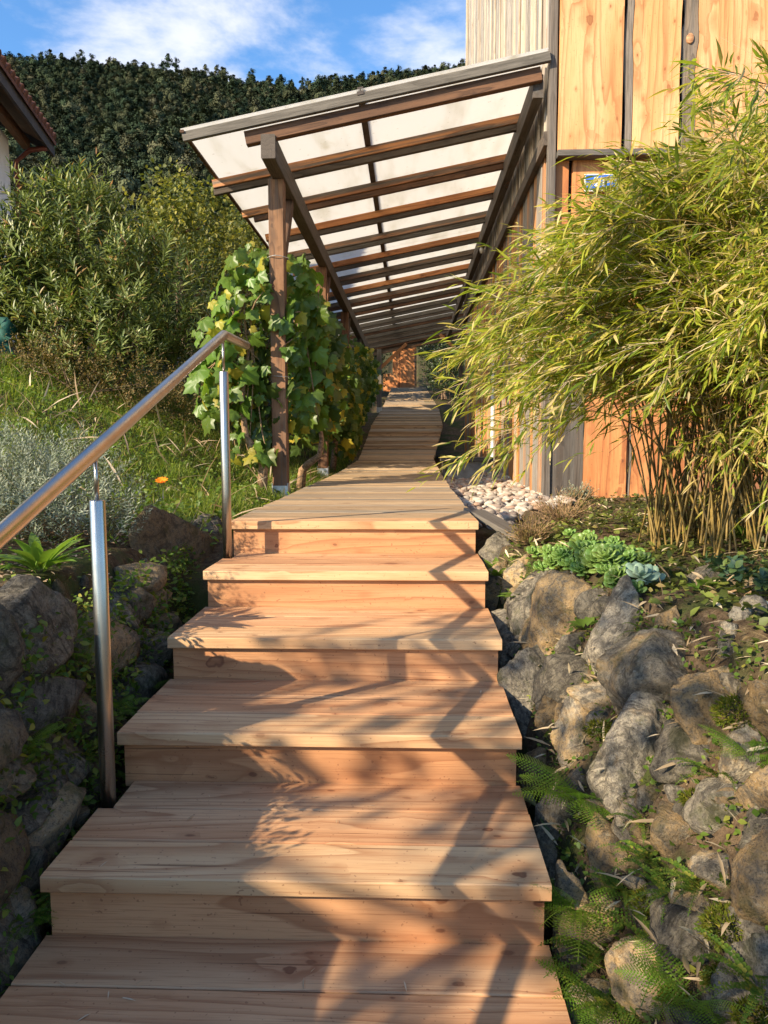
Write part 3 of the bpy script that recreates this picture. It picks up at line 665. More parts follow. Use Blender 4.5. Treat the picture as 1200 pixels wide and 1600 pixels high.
def add_stone(parent, pos, dims, rot, seed, mat, hi=False, name='stone'):
    b, f = (ICO4, ICOF4) if hi else ((ICO3, ICOF3) if max(dims) > .045 else (ICO2, ICOF2))
    return link(name, np_mesh('stone', stone_verts(seed, dims, b), f, True), M[mat], parent, pos, rot)
rk = thing('rockery_wall', 'sunlit rockery wall of rough grey boulders beside the steps', 'stone wall', (0, 0, 0))
RS = [(778, 866, 46, 52, 0), (812, 905, 46, 64, 12), (838, 958, 66, 118, 20), (776, 930, 40, 90, 0), (790, 988, 42, 60, 0), (887, 975, 92, 138, 24), (846, 1003, 46, 84, 20), (938, 952, 46, 40, 0),
      (966, 1002, 84, 132, 8), (1042, 1066, 136, 158, -6), (902, 1072, 86, 82, 10), (829, 1098, 66, 148, -8), (799, 1052, 34, 84, 0), (946, 1100, 72, 56, 25), (905, 1165, 76, 96, 5), (1115, 1125, 104, 92, -20),
      (986, 1212, 92, 196, 4), (1086, 1184, 86, 82, 0), (872, 1285, 74, 116, 10), (956, 1350, 66, 100, -22), (1067, 1305, 72, 70, 0), (1148, 1255, 96, 66, -14), (1132, 1368, 76, 54, 8), (1188, 1318, 60, 110, 10),
      (906, 1512, 70, 196, -12), (1082, 1480, 116, 142, -10), (1024, 1548, 96, 150, -16), (1184, 1462, 66, 130, 0), (1168, 1560, 90, 90, 20), (838, 1215, 50, 90, 0), (1030, 1424, 60, 84, 0), (945, 1440, 60, 70, 10),
      (1178, 1180, 76, 90, 0), (860, 1390, 50, 110, -8), (985, 1300, 60, 60, 0), (1100, 1420, 60, 50, 0), (960, 1590, 100, 60, 0), (1110, 1610, 110, 60, 0), (830, 1000, 30, 60, 0), (870, 1120, 40, 70, 0),
      (1010, 1140, 70, 50, 10), (1230, 1120, 120, 90, -10), (1250, 1250, 120, 130, 5), (1260, 1400, 120, 130, 0), (1250, 1540, 130, 130, 10), (890, 1650, 90, 110, 0), (1010, 1680, 120, 90, 0), (1160, 1690, 130, 110, 0)]
for i, (px, py, w, h, tilt) in enumerate(RS):
    p = hit(px, py); dist = float(np.dot(p-CAM, _f)); s = dist/FPX; az = math.atan2(p[0], p[1])
    a, c = w*s*.66, h*s*.64; b = .72*math.sqrt(a*c); v = unit(p-CAM)
    q = p+v*b*.45
    rot = (Matrix.Rotation(-az, 3, 'Z') @ Matrix.Rotation(R_(-24), 3, 'X') @ Matrix.Rotation(R_(tilt), 3, 'Y')).to_euler()
    add_stone(rk, q, (a, b, c), rot, 100+i, 'stone', hi=w*h > 7600)
g = np.random.default_rng(5)
for i in range(60):      # small filling stones
    px, py = g.uniform(800, 1190), g.uniform(900, 1600)
    if px < 600+ (py-400)*.235+20: continue
    p = hit(px, py); s = float(np.dot(p-CAM, _f))/FPX; r = g.uniform(14, 30)*s
    add_stone(rk, p, (r, r*.8, r*g.uniform(.5, .9)), g.uniform(0, 6, 3), 300+i, 'stone')
lw = thing('retaining_wall', 'shaded mossy dry stone wall on the handrail side of the steps', 'stone wall', (0, 0, 0))
def lhit(px, py):
    d = ray(px, py); # plane x = -.955-.22*(z-.3)
    n_ = np.array([1, 0, .22]); k = -.955+.22*.3; return CAM+d*((k-CAM@n_)/(d@n_))
LS = [(296, 900, 100, 160, -16), (46, 992, 112, 106, -8), (205, 955, 46, 44, 0), (165, 1028, 70, 96, -6), (232, 1012, 60, 60, 0), (196, 968, 56, 44, 10), (222, 905, 50, 46, 0), (40, 1112, 112, 84, -10),
      (90, 1192, 70, 72, 0), (35, 1296, 96, 46, -18), (66, 1328, 96, 84, -24), (20, 1385, 70, 116, 0), (36, 1490, 86, 150, -10), (215, 1090, 60, 84, -10), (10, 1220, 60, 80, 0), (130, 1120, 60, 70, 0),
      (150, 1230, 60, 90, 0), (110, 1290, 50, 40, -20), (-60, 1020, 110, 130, 0), (-70, 1180, 130, 150, 0), (-80, 1350, 150, 170, 0), (-60, 1540, 150, 200, 0), (70, 1430, 50, 60, -20), (0, 1600, 100, 90, 0), (180, 1150, 50, 60, 0), (255, 1045, 40, 60, 0),
      (330, 855, 40, 70, 0), (240, 940, 50, 40, 0), (262, 985, 40, 50, 0)]
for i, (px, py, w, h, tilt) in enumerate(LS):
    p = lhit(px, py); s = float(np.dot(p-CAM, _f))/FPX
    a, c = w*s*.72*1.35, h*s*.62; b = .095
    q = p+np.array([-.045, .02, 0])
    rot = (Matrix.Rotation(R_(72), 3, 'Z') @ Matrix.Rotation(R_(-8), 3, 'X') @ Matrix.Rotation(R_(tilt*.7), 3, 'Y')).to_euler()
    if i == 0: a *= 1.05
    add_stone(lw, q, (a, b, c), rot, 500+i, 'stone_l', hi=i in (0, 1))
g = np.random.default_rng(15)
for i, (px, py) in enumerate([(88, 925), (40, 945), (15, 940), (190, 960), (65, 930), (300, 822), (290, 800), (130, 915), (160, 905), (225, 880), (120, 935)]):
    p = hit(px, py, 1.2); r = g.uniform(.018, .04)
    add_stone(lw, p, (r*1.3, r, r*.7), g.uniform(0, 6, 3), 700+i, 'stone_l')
# gravel strip along the barn
g = np.random.default_rng(3); parts = []
vb = [stone_verts(900+i, (1, 1, 1), ICO1, 0, 9, 10.) for i in range(8)]
for i in range(1900):
    x = g.uniform(.36, 1.16); y = g.uniform(4.5, 8.95)
    if x < .42+.02*(y-4.5) and g.random() < .4: continue
    if x > .62 and y < 4.5+.9*(x-.3): continue
    r = g.uniform(.013, .036); z = gz(x, y)+g.uniform(-.005, .03)+.025*max(0, x-.5)
    a = g.uniform(0, 6.28); ca, sa = math.cos(a), math.sin(a); V = vb[i % 8]*np.array([r*1.25, r, r*.75])
    V = np.stack([V[:, 0]*ca-V[:, 1]*sa+x, V[:, 0]*sa+V[:, 1]*ca+y, V[:, 2]+z], -1); parts.append((V, [ICOF1]))
V, F = merge(parts)
def pebmat():
    t = NT('pebble_mix'); i = t.geo('Random Per Island'); c = t.ramp(i, [(0, (.22, .18, .145)), (.3, (.36, .31, .25)), (.6, (.48, .43, .36)), (.8, (.36, .23, .16)), (1, (.17, .15, .135))])
    n = t.noise(t.geo(), 60., 4., .6); c = t.mix(t.math('MULTIPLY', t.step(n, .5, .7), .35), c, (.40, .33, .26)); t.pbsdf(c, .8, .25, normal=t.bump(n, .3, .004)); return t.m
tag(link('gravel', np_mesh('gravel', V, F, True), pebmat()), 'pale rounded pebbles filling the strip between boardwalk and barn', 'gravel', kind='stuff')

# ------------------------------------------------------------------ bamboo
def bamboo():
    g = np.random.default_rng(21)
    root = thing('bamboo_clump', 'bushy bamboo clump with arching leafy culms in front of the barn', 'bamboo', (1.55, 3.35, 1.03))
    O = np.array([1.55, 3.35, 1.03]); T = lens(.125, 3, .35, .18, .38)
    Lp, Ld, Ln, Ls = [], [], [], []; tw = MB()
    zx = lambda x: float(np.interp(x, [.13, .2, .33, .6, .8, 1.04, 1.54, 2.3], [1.60, 1.90, 2.1, 2.33, 2.52, 2.62, 2.92, 3.0]))
    zn = lambda x: float(np.interp(x, [.13, .3, .5, .7, .9, 1.15, 1.6], [1.45, 1.58, 1.66, 1.64, 1.45, 1.22, 1.25]))
    for c in range(285):
        a = g.uniform(0, 6.28); rr = math.sqrt(g.random()); bx, by = O[0]+.56*rr*math.cos(a), O[1]+.48*rr*math.sin(a); z0 = gz(bx, by)-.02
        tx = float(np.clip(.25+2.2*g.beta(1.25, 1.6), .25, 2.6)) if c < 225 else g.uniform(.2, .9); ty = 3.25+g.normal()*.42
        if 231 <= c < 240: tx, ty = g.uniform(.12, .5), g.uniform(2.95, 3.5)
        if c >= 240: tx, ty = g.uniform(1.2, 2.3), g.uniform(2.45, 2.9)
        if tx < .8: ty = max(ty, 2.85)
        hi = zx(tx); lo = min(zn(tx), hi-.1); tz = hi-(hi-lo)*g.random()**1.35 if c < 231 else (g.uniform(1.38, 1.75) if c < 240 else g.uniform(1.3, 2.1))
        hd = math.hypot(tx-bx, ty-by); Bz = np.array([bx, by, z0]); Tz = np.array([tx, ty, tz]); Cz = np.array([bx*.72+tx*.28, by*.72+ty*.28, min(tz+.45*hd+.12, hi+.55*(z0 < hi)*.6)])
        nseg = 16; tt = np.linspace(0, 1, nseg+1)[:, None]; pts = Bz*(1-tt)**2+2*Cz*tt*(1-tt)+Tz*tt*tt
        H = float(np.sum(np.linalg.norm(np.diff(pts, axis=0), axis=1))); loc = pts-O
        MB().tube([tuple(q) for q in loc], [g.uniform(.0036, .0056)*(1-.8*i/nseg) for i in range(nseg+1)], 5, False).obj('culm', M['culm'], root, True)
        for k in range(int(27*H/1.7)):
            t = g.uniform(.22, 1.0)**.7; f = t*nseg; i = min(int(f), nseg-1); p = pts[i]+(pts[i+1]-pts[i])*(f-i); tang = unit(pts[i+1]-pts[i])
            if p[2] < zn(min(max(p[0], .2), 1.6))-(.1 if not 231 <= c < 240 else .25): continue
            bd = unit(tang*.8+g.normal(size=3)*.5+np.array([-.35, -.15, -.05])); bl_ = g.uniform(.08, .26)
            nl = g.integers(5, 11); q0 = p; pp = [p]
            for j in range(4):
                bd = unit(bd+np.array([-.08, 0, -.08])+g.normal(size=3)*.08); q0 = q0+bd*bl_/4; pp.append(q0)
            if g.random() < .6: tw.tube([tuple(q-O) for q in pp], [.0016, .0014, .0012, .001, .0008], 3, False)
            for j in range(nl):
                u = (j+1)/nl*4; ii = min(int(u), 3); q = pp[ii]+(pp[ii+1]-pp[ii])*(u-ii)
                dd = unit(pp[ii+1]-pp[ii])*.95+g.normal(size=3)*.40+np.array([-.22, -.03, -.07])
                Lp.append(q); Ld.append(dd); Ln.append(np.array([0, 0, 1.])+g.normal(size=3)*.5); Ls.append(g.uniform(.03, .10)*(1 if g.random() > .06 else 1.25))
    for c in range(26):      # bare plumes standing above the mass
        bx, by = g.uniform(1.35, 1.75), g.uniform(3.1, 3.6); p = np.array([bx, by, 2.55+g.uniform(0, .2)])-O
        d = unit(np.array([g.normal()*.35, g.normal()*.2, 1.])); L = g.uniform(.25, .55)
        tw.tube([tuple(p+d*L*t+np.array([.05*g.normal()*t, 0, 0])) for t in (0, .4, .75, 1)], [.002, .0016, .0012, .0006], 3, False)
    V, F = spread(T, np.array(Lp)-O, Ld, Ln, Ls); stuff(link('foliage', np_mesh('foliage', V, F, True), M['bam'], root))
    stuff(tw.obj('twigs', M['straw'], root))
bamboo()

# ------------------------------------------------------------------ vines
def grape_leaf(seed):
    g = np.random.default_rng(seed); lob = [(-150, .42), (-128, .60), (-105, .50), (-78, .84), (-58, .62), (-36, .82), (-22, .74), (0, 1.08), (22, .74), (36, .82), (58, .62), (78, .84), (105, .50), (128, .60), (150, .42)]
    V = [(0, 0, 0)]
    for a, r in lob:
        r *= g.uniform(.92, 1.08); a = R_(a)
        V.append((r*math.cos(a)+.28, r*math.sin(a), -.16*r*r*abs(math.sin(a))-.20*max(0, r*math.cos(a))**2+g.normal()*.035))
    for a, r in lob: # inner ring for shape
        V.append((r*.5*math.cos(R_(a))+.18, r*.5*math.sin(R_(a)), .05+.03*math.cos(R_(a)*5)))
    n = len(lob); F3 = [(0, 1+n+i, 1+n+i+1) for i in range(n-1)]; F4 = [(1+n+i, 1+i, 2+i, 2+n+i) for i in range(n-1)]
    return np.array(V), [np.array(F3), np.array(F4)]
GL = [grape_leaf(s) for s in range(5)]
def yellow(stops): return leafmat('vine_leaf_yellow', stops, .42, .45, .35, .2)
M['vine_y'] = yellow([(0, (.24, .25, .03)), (1, (.38, .32, .04))])
GLM = []
for k, T in enumerate(GL):
    me = np_mesh('leaf', T[0], T[1], True); me.materials.append(M['vine']); GLM.append(me)
    if k < 2: m2 = me.copy(); m2.materials.clear(); m2.materials.append(M['vine_y']); GLM.append(m2)
# GLM: 0 green,1 yellow,2 green,3 yellow,4,5,6 green
def frame(d, nr):
    d = Vector(d).normalized(); s = Vector(nr).cross(d).normalized(); n = d.cross(s); return Matrix((d, s, n)).transposed().to_euler()
def grapevine(label, base, blobs, nleaf, nobj, seed, trunk, yel=.15, shift=(0, 0, 0)):
    g = np.random.default_rng(seed); root = thing('grapevine', label, 'grapevine', base, 0, 'grapevines along the canopy posts'); O = np.array(base)
    MB().tube([tuple(np.array(p)-O) for p in trunk], np.interp(np.linspace(0, 1, len(trunk)), [0, .5, 1], [.045, .032, .014]), 9).obj('trunk', M['vinebark'], root, True)
    wts = np.array([b[3]*b[4]*b[5] for b in blobs]); wts = wts/wts.sum()
    P = []; D = []; Nn = []; S = []
    for i in range(nleaf):
        b = blobs[g.choice(len(blobs), p=wts)]; u = rnd_unit(g, 1)[0]*(g.random()**.4); p = np.array(b[:3])+u*np.array(b[3:6])
        P.append(p); nn = unit(np.array([-.45, -.62, .55])*1.0+u*.6+g.normal(size=3)*.62); dd = unit(np.array([g.normal()*.55, g.normal()*.45-.2, -.75])); D.append(dd); Nn.append(nn); S.append(g.uniform(.045, .125))
    P = np.array(P); D = np.array(D); Nn = np.array(Nn); S = np.array(S)
    front = np.argsort(P[:, 1]+P[:, 0]*.5-P[:, 2]*.15)
    for i in front[:nobj]:
        k = int(g.choice([1, 3])) if g.random() < yel else int(g.choice([0, 2, 4, 5, 6]))
        o = link('leaf', GLM[k], None, root, tuple(P[i]-O), frame(D[i], Nn[i])); o.scale = (S[i],)*3
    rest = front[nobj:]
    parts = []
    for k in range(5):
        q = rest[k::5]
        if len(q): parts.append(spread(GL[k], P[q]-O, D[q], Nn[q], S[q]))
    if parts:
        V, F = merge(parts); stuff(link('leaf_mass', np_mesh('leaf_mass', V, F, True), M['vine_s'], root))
    # canes
    cn = MB()
    for i in range(16):
        b = blobs[g.integers(len(blobs))]; a = np.array(trunk[-1]) if i % 2 else np.array(blobs[0][:3]); e = np.array(b[:3])+rnd_unit(g, 1)[0]*np.array(b[3:6])*.8; m = (a+e)/2+g.normal(size=3)*.1
        cn.tube([tuple(a-O), tuple(a*.3+m*.6+e*.1-O), tuple(m*.5+e*.5-O), tuple(e-O)], [.007, .006, .005, .003], 5, False)
    cn.obj('canes', M['twig'], root, True)
    return root
grapevine('yellowing grapevine on the left of the first canopy post', (-1.22, 6.25, gz(-1.22, 6.25)), [(-1.35, 6.3, 2.65, .26, .25, .40), (-1.50, 6.3, 2.1, .30, .3, .5), (-1.22, 6.45, 1.9, .22, .2, .45), (-1.62, 6.35, 2.0, .2, .2, .3), (-1.30, 6.3, 1.45, .22, .2, .25), (-1.25, 6.5, 2.95, .2, .2, .2)], 400, 280, 1,
          [(-1.22, 6.25, gz(-1.22, 6.25)-.03), (-1.20, 6.25, 1.3), (-1.27, 6.24, 1.42), (-1.34, 6.25, 1.52), (-1.38, 6.3, 1.8), (-1.3, 6.35, 2.4)], .24)
grapevine('dense green grapevine filling the gap behind the first canopy post', (-1.0, 7.1, gz(-1.05, 7.1)), [(-.93, 6.75, 2.55, .22, .3, .45), (-.86, 7.0, 2.1, .26, .4, .5), (-.98, 7.3, 1.9, .25, .5, .5), (-1.0, 6.4, 2.35, .12, .12, .3), (-.9, 6.6, 1.75, .18, .2, .22), (-.90, 7.7, 2.35, .25, .5, .6), (-1.0, 6.9, 2.9, .2, .3, .25)], 900, 290, 2,
          [(-1.03, 7.1, gz(-1.05, 7.1)-.03), (-1.0, 7.1, 1.22), (-.93, 7.0, 1.28), (-.82, 6.95, 1.36), (-.80, 6.95, 1.5), (-.86, 7.0, 1.9)], .10)
grapevine('shaded grapevine between the second and third canopy posts', (-1.05, 10.3, gz(-1.05, 10.3)), [(-1.0, 9.6, 2.2, .3, .9, .7), (-1.0, 11, 2.1, .3, 1., .7), (-1.05, 12.3, 2.2, .3, 1., .7), (-.9, 10.4, 1.75, .25, .9, .5)], 1300, 130, 3,
          [(-1.05, 10.3, gz(-1.05, 10.3)-.03), (-1.0, 10.3, 1.5), (-.95, 10.4, 1.8), (-1., 10.6, 2.3)], .08)
grapevine('far dark grapevine at the upper end of the post row', (-1.05, 15.0, gz(-1.05, 15.0)), [(-1.05, 14.2, 2.6, .35, 1., .75), (-1.05, 16, 2.7, .35, 1., .7), (-1.1, 18, 3.0, .4, 1.2, .7), (-1.1, 14, 1.95, .3, 1.5, .3)], 1500, 0, 4,
          [(-1.05, 15.0, gz(-1.05, 15.0)-.03), (-1.05, 15, 2.3), (-1.0, 15.1, 2.6), (-1.05, 15.3, 3.0)], .05)

# ------------------------------------------------------------------ shrubs and flowers on the left
def shoot_bush(name, label, cat, base, blobs, nshoot, nleaf, leafT, llen, mat, seed, shoot=(.12, .30), upw=.9, group=None, stems=9, stem_mat='bark', spread_a=.75, droop=.0):
    g = np.random.default_rng(seed); root = thing(name, label, cat, base, 0, group); O = np.array(base)
    w = np.array([b[3]*b[4]*b[5] for b in blobs]); w /= w.sum(); Lp, Ld, Ln, Ls = [], [], [], []
    for i in range(nshoot):
        b = blobs[g.choice(len(blobs), p=w)]; u = rnd_unit(g, 1)[0]*(g.random()**.36); p = np.array(b[:3])+u*np.array(b[3:6])
        ax = unit(np.array([u[0]*.7, u[1]*.7, upw])+g.normal(size=3)*.25); L = g.uniform(*shoot)
        a0 = g.uniform(0, 6.28); o1 = unit(np.cross(ax, [1, .3, .2])); o2 = np.cross(ax, o1)
        for j in range(nleaf):
            t = j/nleaf; a = a0+j*2.4; rad = o1*math.cos(a)+o2*math.sin(a)
            Lp.append(p+ax*L*t); Ld.append(ax*(.35+.75*t)+rad*spread_a+g.normal(size=3)*.12+np.array([0, 0, -droop])); Ln.append(ax-rad*.5+g.normal(size=3)*.1); Ls.append(llen*g.uniform(.65, 1.1)*(1-.35*t))
    V, F = spread(leafT, np.array(Lp)-O, Ld, Ln, Ls); stuff(link('foliage', np_mesh('foliage', V, F, True), M[mat], root))
    sm = MB()
    for i in range(stems):
        b = blobs[g.choice(len(blobs), p=w)]; e = np.array(b[:3])+rnd_unit(g, 1)[0]*np.array(b[3:6])*.6-O; s0 = np.array([g.normal()*.08, g.normal()*.08, -.03]); m = e*.5+np.array([g.normal()*.05, g.normal()*.05, .1*e[2]])
        r = .012*(e[2]+.3)
        sm.tube([tuple(s0), tuple(s0*.4+m*.6), tuple(m*.5+e*.5), tuple(e)], [r, r*.8, r*.6, r*.3], 6, False)
    sm.obj('stems', M[stem_mat], root, True); return root
OT = lens(.185, 3, .3, .14, .45)
def gb(x, y): return (x, y, gz(x, y))
shoot_bush('oleander', 'large oleander bush with long narrow leaves at the back of the lawn', 'shrub', gb(-3.5, 8.7),
           [(-3.85, 8.8, 3.5, .7, .7, .85), (-3.0, 8.9, 3.0, .65, .7, .8), (-3.5, 8.5, 2.55, .9, .6, .6), (-4.6, 8.8, 3.2, .6, .7, .8), (-3.75, 8.9, 4.05, .4, .4, .35), (-2.55, 9.0, 2.55, .4, .5, .55)], 1500, 17, OT, .155, 'ole', 31, (.14, .42))
shoot_bush('oleander', 'oleander bush cut off by the left border of the photo, under the house', 'shrub', gb(-5.6, 9.2), [(-5.6, 9.2, 3.3, .8, .8, .9), (-6.2, 9.4, 3.0, .8, .8, .9), (-5.4, 8.9, 2.9, .7, .5, .5)], 750, 15, OT, .15, 'ole', 32)
shoot_bush('brown_shrub', 'low bronze-leaved shrub at the foot of the oleander', 'shrub', gb(-3.35, 7.5),
           [(-3.5, 7.5, 2.15, .5, .4, .35), (-2.8, 7.7, 2.0, .5, .4, .35), (-2.3, 8.0, 1.9, .4, .4, .35), (-3.9, 7.7, 2.2, .4, .4, .3)], 1000, 9, lens(.5, 3, .2, .1), .035, 'brush', 33, (.08, .22), .6)
shoot_bush('yellow_shrub', 'thin yellow-green shrub rising between the oleander and the canopy', 'shrub', gb(-2.35, 10.5),
           [(-2.5, 10.5, 3.5, .35, .4, .8), (-2.05, 10.6, 3.2, .3, .4, .9), (-2.3, 10.6, 2.6, .5, .5, .6)], 380, 9, lens(.4, 3, .2, .2), .085, 'tree_y', 34, (.15, .4), 1.1, spread_a=.9)
shoot_bush('hedge_shrub', 'dark shrub filling in behind the grapevine', 'shrub', gb(-2.2, 12.6), [(-2.2, 12.5, 2.6, .8, 1., 1.), (-2.0, 14.5, 2.9, .9, 1., 1.2), (-2.6, 12., 3.0, .7, .8, .8)], 700, 10, lens(.45, 3, .2, .15), .09, 'tree_a', 35, (.1, .3), .5)
ST = lens(.21, 2, .2, .05, .5)
def silver(label, base, blobs, n, seed):
    return shoot_bush('lavender', label, 'lavender', base, blobs, n, 22, ST, .033, 'sant', seed, (.06, .15), 1.0, 'silver lavender cushions on the terrace', 6, 'twig', .85)
silver('largest silver-grey lavender cushion, behind the lower handrail post', gb(-1.62, 3.35), [(-1.62, 3.35, 1.24, .36, .34, .20), (-1.45, 3.3, 1.18, .28, .28, .18), (-1.85, 3.4, 1.30, .32, .34, .22), (-1.70, 3.55, 1.38, .3, .3, .12)], 1050, 41)
silver('silver-grey lavender cushion nearest the left border of the photo', gb(-1.72, 2.55), [(-1.72, 2.6, 1.22, .28, .26, .18), (-1.95, 2.7, 1.30, .3, .3, .2)], 520, 42)
def herb(name, label, cat, base, nl, ln, wd, mat, seed, tilt=.9, flower=0, fh=.3):
    g = np.random.default_rng(seed); root = thing(name, label, cat, base); T = lens(wd, 6, .35, .35, .55)
    me = np_mesh('leaf', T[0], T[1], True); me.materials.append(M[mat])
    for i in range(nl):
        a = i*2.4+g.normal()*.2; e = tilt*g.uniform(.55, 1.2); d = (math.cos(a), math.sin(a), math.tan(min(1.4, e))*.8)
        o = link('leaf', me, None, root, (.015*math.cos(a), .015*math.sin(a), g.uniform(0, .02)), frame(d, (0, 0, 1.))); o.scale = (ln*g.uniform(.6, 1.1),)*3
    for k in range(flower):
        a = k*2.1+.4; top = Vector((.05*math.cos(a)+.03, .04*math.sin(a)-.03, fh*(1-.12*k)))
        MB().tube([(0, 0, 0), tuple(top*.5+Vector((.01, 0, .02))), tuple(top)], [.003, .0025, .002], 6, False).obj('stem', M['herb'], root, True)
        pt = lens(.36, 4, .2, .1, .6); n = 18; ang = np.arange(n)*2*math.pi/n; dr = np.stack([np.cos(ang), np.sin(ang)*.9-.2, np.sin(ang)*.45+.32+.1*(np.arange(n) % 2)], -1)
        V, F = spread(pt, np.tile(np.array(top), (n, 1)), dr, np.tile([0, -.5, .85], (n, 1)), .036); fl = link('flower', np_mesh('flower', V, F, True), M['petal'], root)
        MB().tube([tuple(top+Vector((0, -.003, -.004))), tuple(top+Vector((0, -.006, .006)))], [.009, .006], 10).obj('disc', M['petal'], fl)
    return root
herb('marigold', 'marigold plant with one open orange flower beside the lavender', 'flower', gb(-1.33, 3.85), 26, .15, .26, 'herb', 51, 1.0, 1, .27)
herb('leafy_plant', 'light green leafy plant at the wall edge under the handrail', 'plant', gb(-1.27, 2.56), 30, .19, .24, 'herb', 52, 1.05)
herb('leafy_plant', 'small tuft of green leaves close to the left stone wall top by the big slab', 'plant', gb(-1.06, 2.72), 10, .06, .4, 'herb', 53, .7)
herb('leafy_plant', 'low rosette of leaves growing at the edge of the boardwalk below the vine trunk', 'plant', gb(-1.08, 4.9), 18, .12, .4, 'herb', 54, .7)
# ragged tarp of netting at far left
nt = MB()
g = np.random.default_rng(61); gn = 9; V = []
for i in range(gn):
    for j in range(gn): V.append((-.22+.44*i/(gn-1), .06*math.sin(i*1.7+j)+.05*g.normal(), .6*j/(gn-1)*(1-.4*abs(i/(gn-1)-.5))-.05*abs(math.sin(i*1.3))))
F = [(i*gn+j, (i+1)*gn+j, (i+1)*gn+j+1, i*gn+j+1) for i in range(gn-1) for j in range(gn-1)]
o = MB().add(V, F).obj('shade_net', M['net'], None, True, loc=(-4.42, 8.1, gz(-4.42, 8.1)-.02)); sm = o.modifiers.new('t', 'SOLIDIFY'); sm.thickness = .004
tag(o, 'crumpled dark green net hung in the bushes at the left border', 'net')

# ------------------------------------------------------------------ rockery plants
def fern_mesh(seed, n=17, L=1., wid=.26, lobes=7):
    g = np.random.default_rng(seed); V = []; F = []
    def quad(a, b, c, d): k = len(V); V.extend([a, b, c, d]); F.append((k, k+1, k+2, k+3))
    def curve(t): return np.array([L*t*(1-.10*t*t), .02*math.sin(t*3+seed), L*(.22*t-.36*t*t)])
    for i in range(24):
        t = i/24; a, b = curve(t), curve((i+1)/24); w = .007*(1-t)+.0015; quad(a+[0, -w, 0], b+[0, -w, 0], b+[0, w, 0], a+[0, w, 0])
    for i in range(1, n*2):
        t = .10+.88*i/(n*2); p = curve(t); tg = unit(curve(min(1, t+.02))-p); ln = wid*math.sin(math.pi*min(1, (t*.93+.10))**.75)**.8*g.uniform(.9, 1.1)+.012
        for s in (-1, 1):
            d = unit(np.array([.38, s*1., 0.])); d = unit(d-[0, 0, .18]); up = np.array([0, 0, 1.]); sd = unit(np.cross(up, d)); w0 = .017
            for k in range(lobes):
                u = k/lobes; c0 = p+d*ln*u; c1 = p+d*ln*(u+1.05/lobes); w = w0*(1-.6*u); z = np.array([0, 0, -.10*ln*u*u])
                quad(c0+z, c0+(c1-c0)*.7+sd*w+z, c1+z, c0+(c1-c0)*.7-sd*w+z)
    return np.array(V), [np.array(F)]
FM = []
for s in range(3):
    T = fern_mesh(s, 9+s, 1., .25, 5); me = np_mesh('frond', T[0], T[1], False); me.materials.append(M['fern']); FM.append(me)
def spleen(seed, n=16):
    g = np.random.default_rng(seed); V = []; F3 = []
    def curve(t): return np.array([t*(1-.15*t*t), .05*math.sin(t*2.5+seed), .30*t-.62*t*t])
    for i in range(12):
        a, b = curve(i/12), curve((i+1)/12); k = len(V); V += [a+[0, -.006, 0], b+[0, -.006, 0], b+[0, .006, 0], a+[0, .006, 0]]; F3 += [(k, k+1, k+2), (k, k+2, k+3)]
    for i in range(n):
        t = .12+.86*i/n; p = curve(t)
        for s in (-1, 1):
            r = .040*(1-.55*t)*g.uniform(.85, 1.15); c = p+np.array([.01, s*(r*1.0), g.normal()*.006]); k = len(V); V.append(c)
            for q in range(6):
                a = q*math.pi/3; V.append(c+np.array([r*.85*math.cos(a), r*1.15*math.sin(a), -.012*math.cos(2*a)]))
            F3 += [(k, k+1+q, k+1+(q+1) % 6) for q in range(6)]
    return np.array(V), [np.array(F3)]
SM = []
for s in range(3):
    T = spleen(s); me = np_mesh('frond', T[0], T[1], False); me.materials.append(M['fern_d']); SM.append(me)
def fern(label, pos, nf, ln, seed, meshes, face=(-.5, -.6), group='ferns in the stone walls', name='fern'):
    g = np.random.default_rng(seed); root = thing(name, label, 'fern', tuple(pos), 0, group); fa = math.atan2(face[1], face[0])
    for i in range(nf):
        a = fa+(i/(nf-1)-.5)*3.6+g.normal()*.18; el = g.uniform(.15, .75); d = (math.cos(a)*math.cos(el), math.sin(a)*math.cos(el), math.sin(el))
        o = link('frond', meshes[i % len(meshes)], None, root, tuple(g.normal(size=3)*.006), frame(d, (0, 0, 1.))); o.scale = (ln*g.uniform(.65, 1.1),)*3
    return root
def wp(px, py, out=.055): p = hit(px, py); return p-unit(p-CAM)*out
fern('broad feathery fern beside the fourth riser, tallest of the rockery ferns', wp(905, 1250), 13, .24, 71, FM)
fern('broad lacy fern spilling over the step edge beside the fifth riser', wp(905, 1420), 15, .24, 72, FM)
fern('small bright fern at the bottom of the rockery below the lit mossy boulder', wp(1085, 1568), 11, .17, 73, FM)
fern('bright small fern tuft beside the brown mossy boulder at the right border', wp(1170, 1185), 9, .13, 74, FM)
fern('drooping fern low against the step side at the foot of the rockery', wp(925, 1560), 11, .18, 75, FM, (-.2, -.8))
LF = [('single fern frond group hanging beside the lower handrail post', (118, 1030), 5, .15), ('shaded fern under the large grey stone of the left wall', (165, 1110), 8, .13), ('dim fern near the foot of the lower handrail post', (185, 1210), 7, .12),
      ('shaded fern on the left wall beside the third step', (215, 1080), 9, .12), ('ivy-like fern at the left border halfway up the shaded wall', (25, 1170), 9, .12), ('low fern at the left border beside the fifth step', (25, 1440), 8, .11), ('fern tucked beneath the pale tan stone of the left wall', (235, 1000), 9, .10)]
for i, (lb, (px, py), nf, ln) in enumerate(LF): p = lhit(px, py)+np.array([.03, 0, 0]); fern(lb, p, nf, ln, 80+i, FM, (.6, -.6))
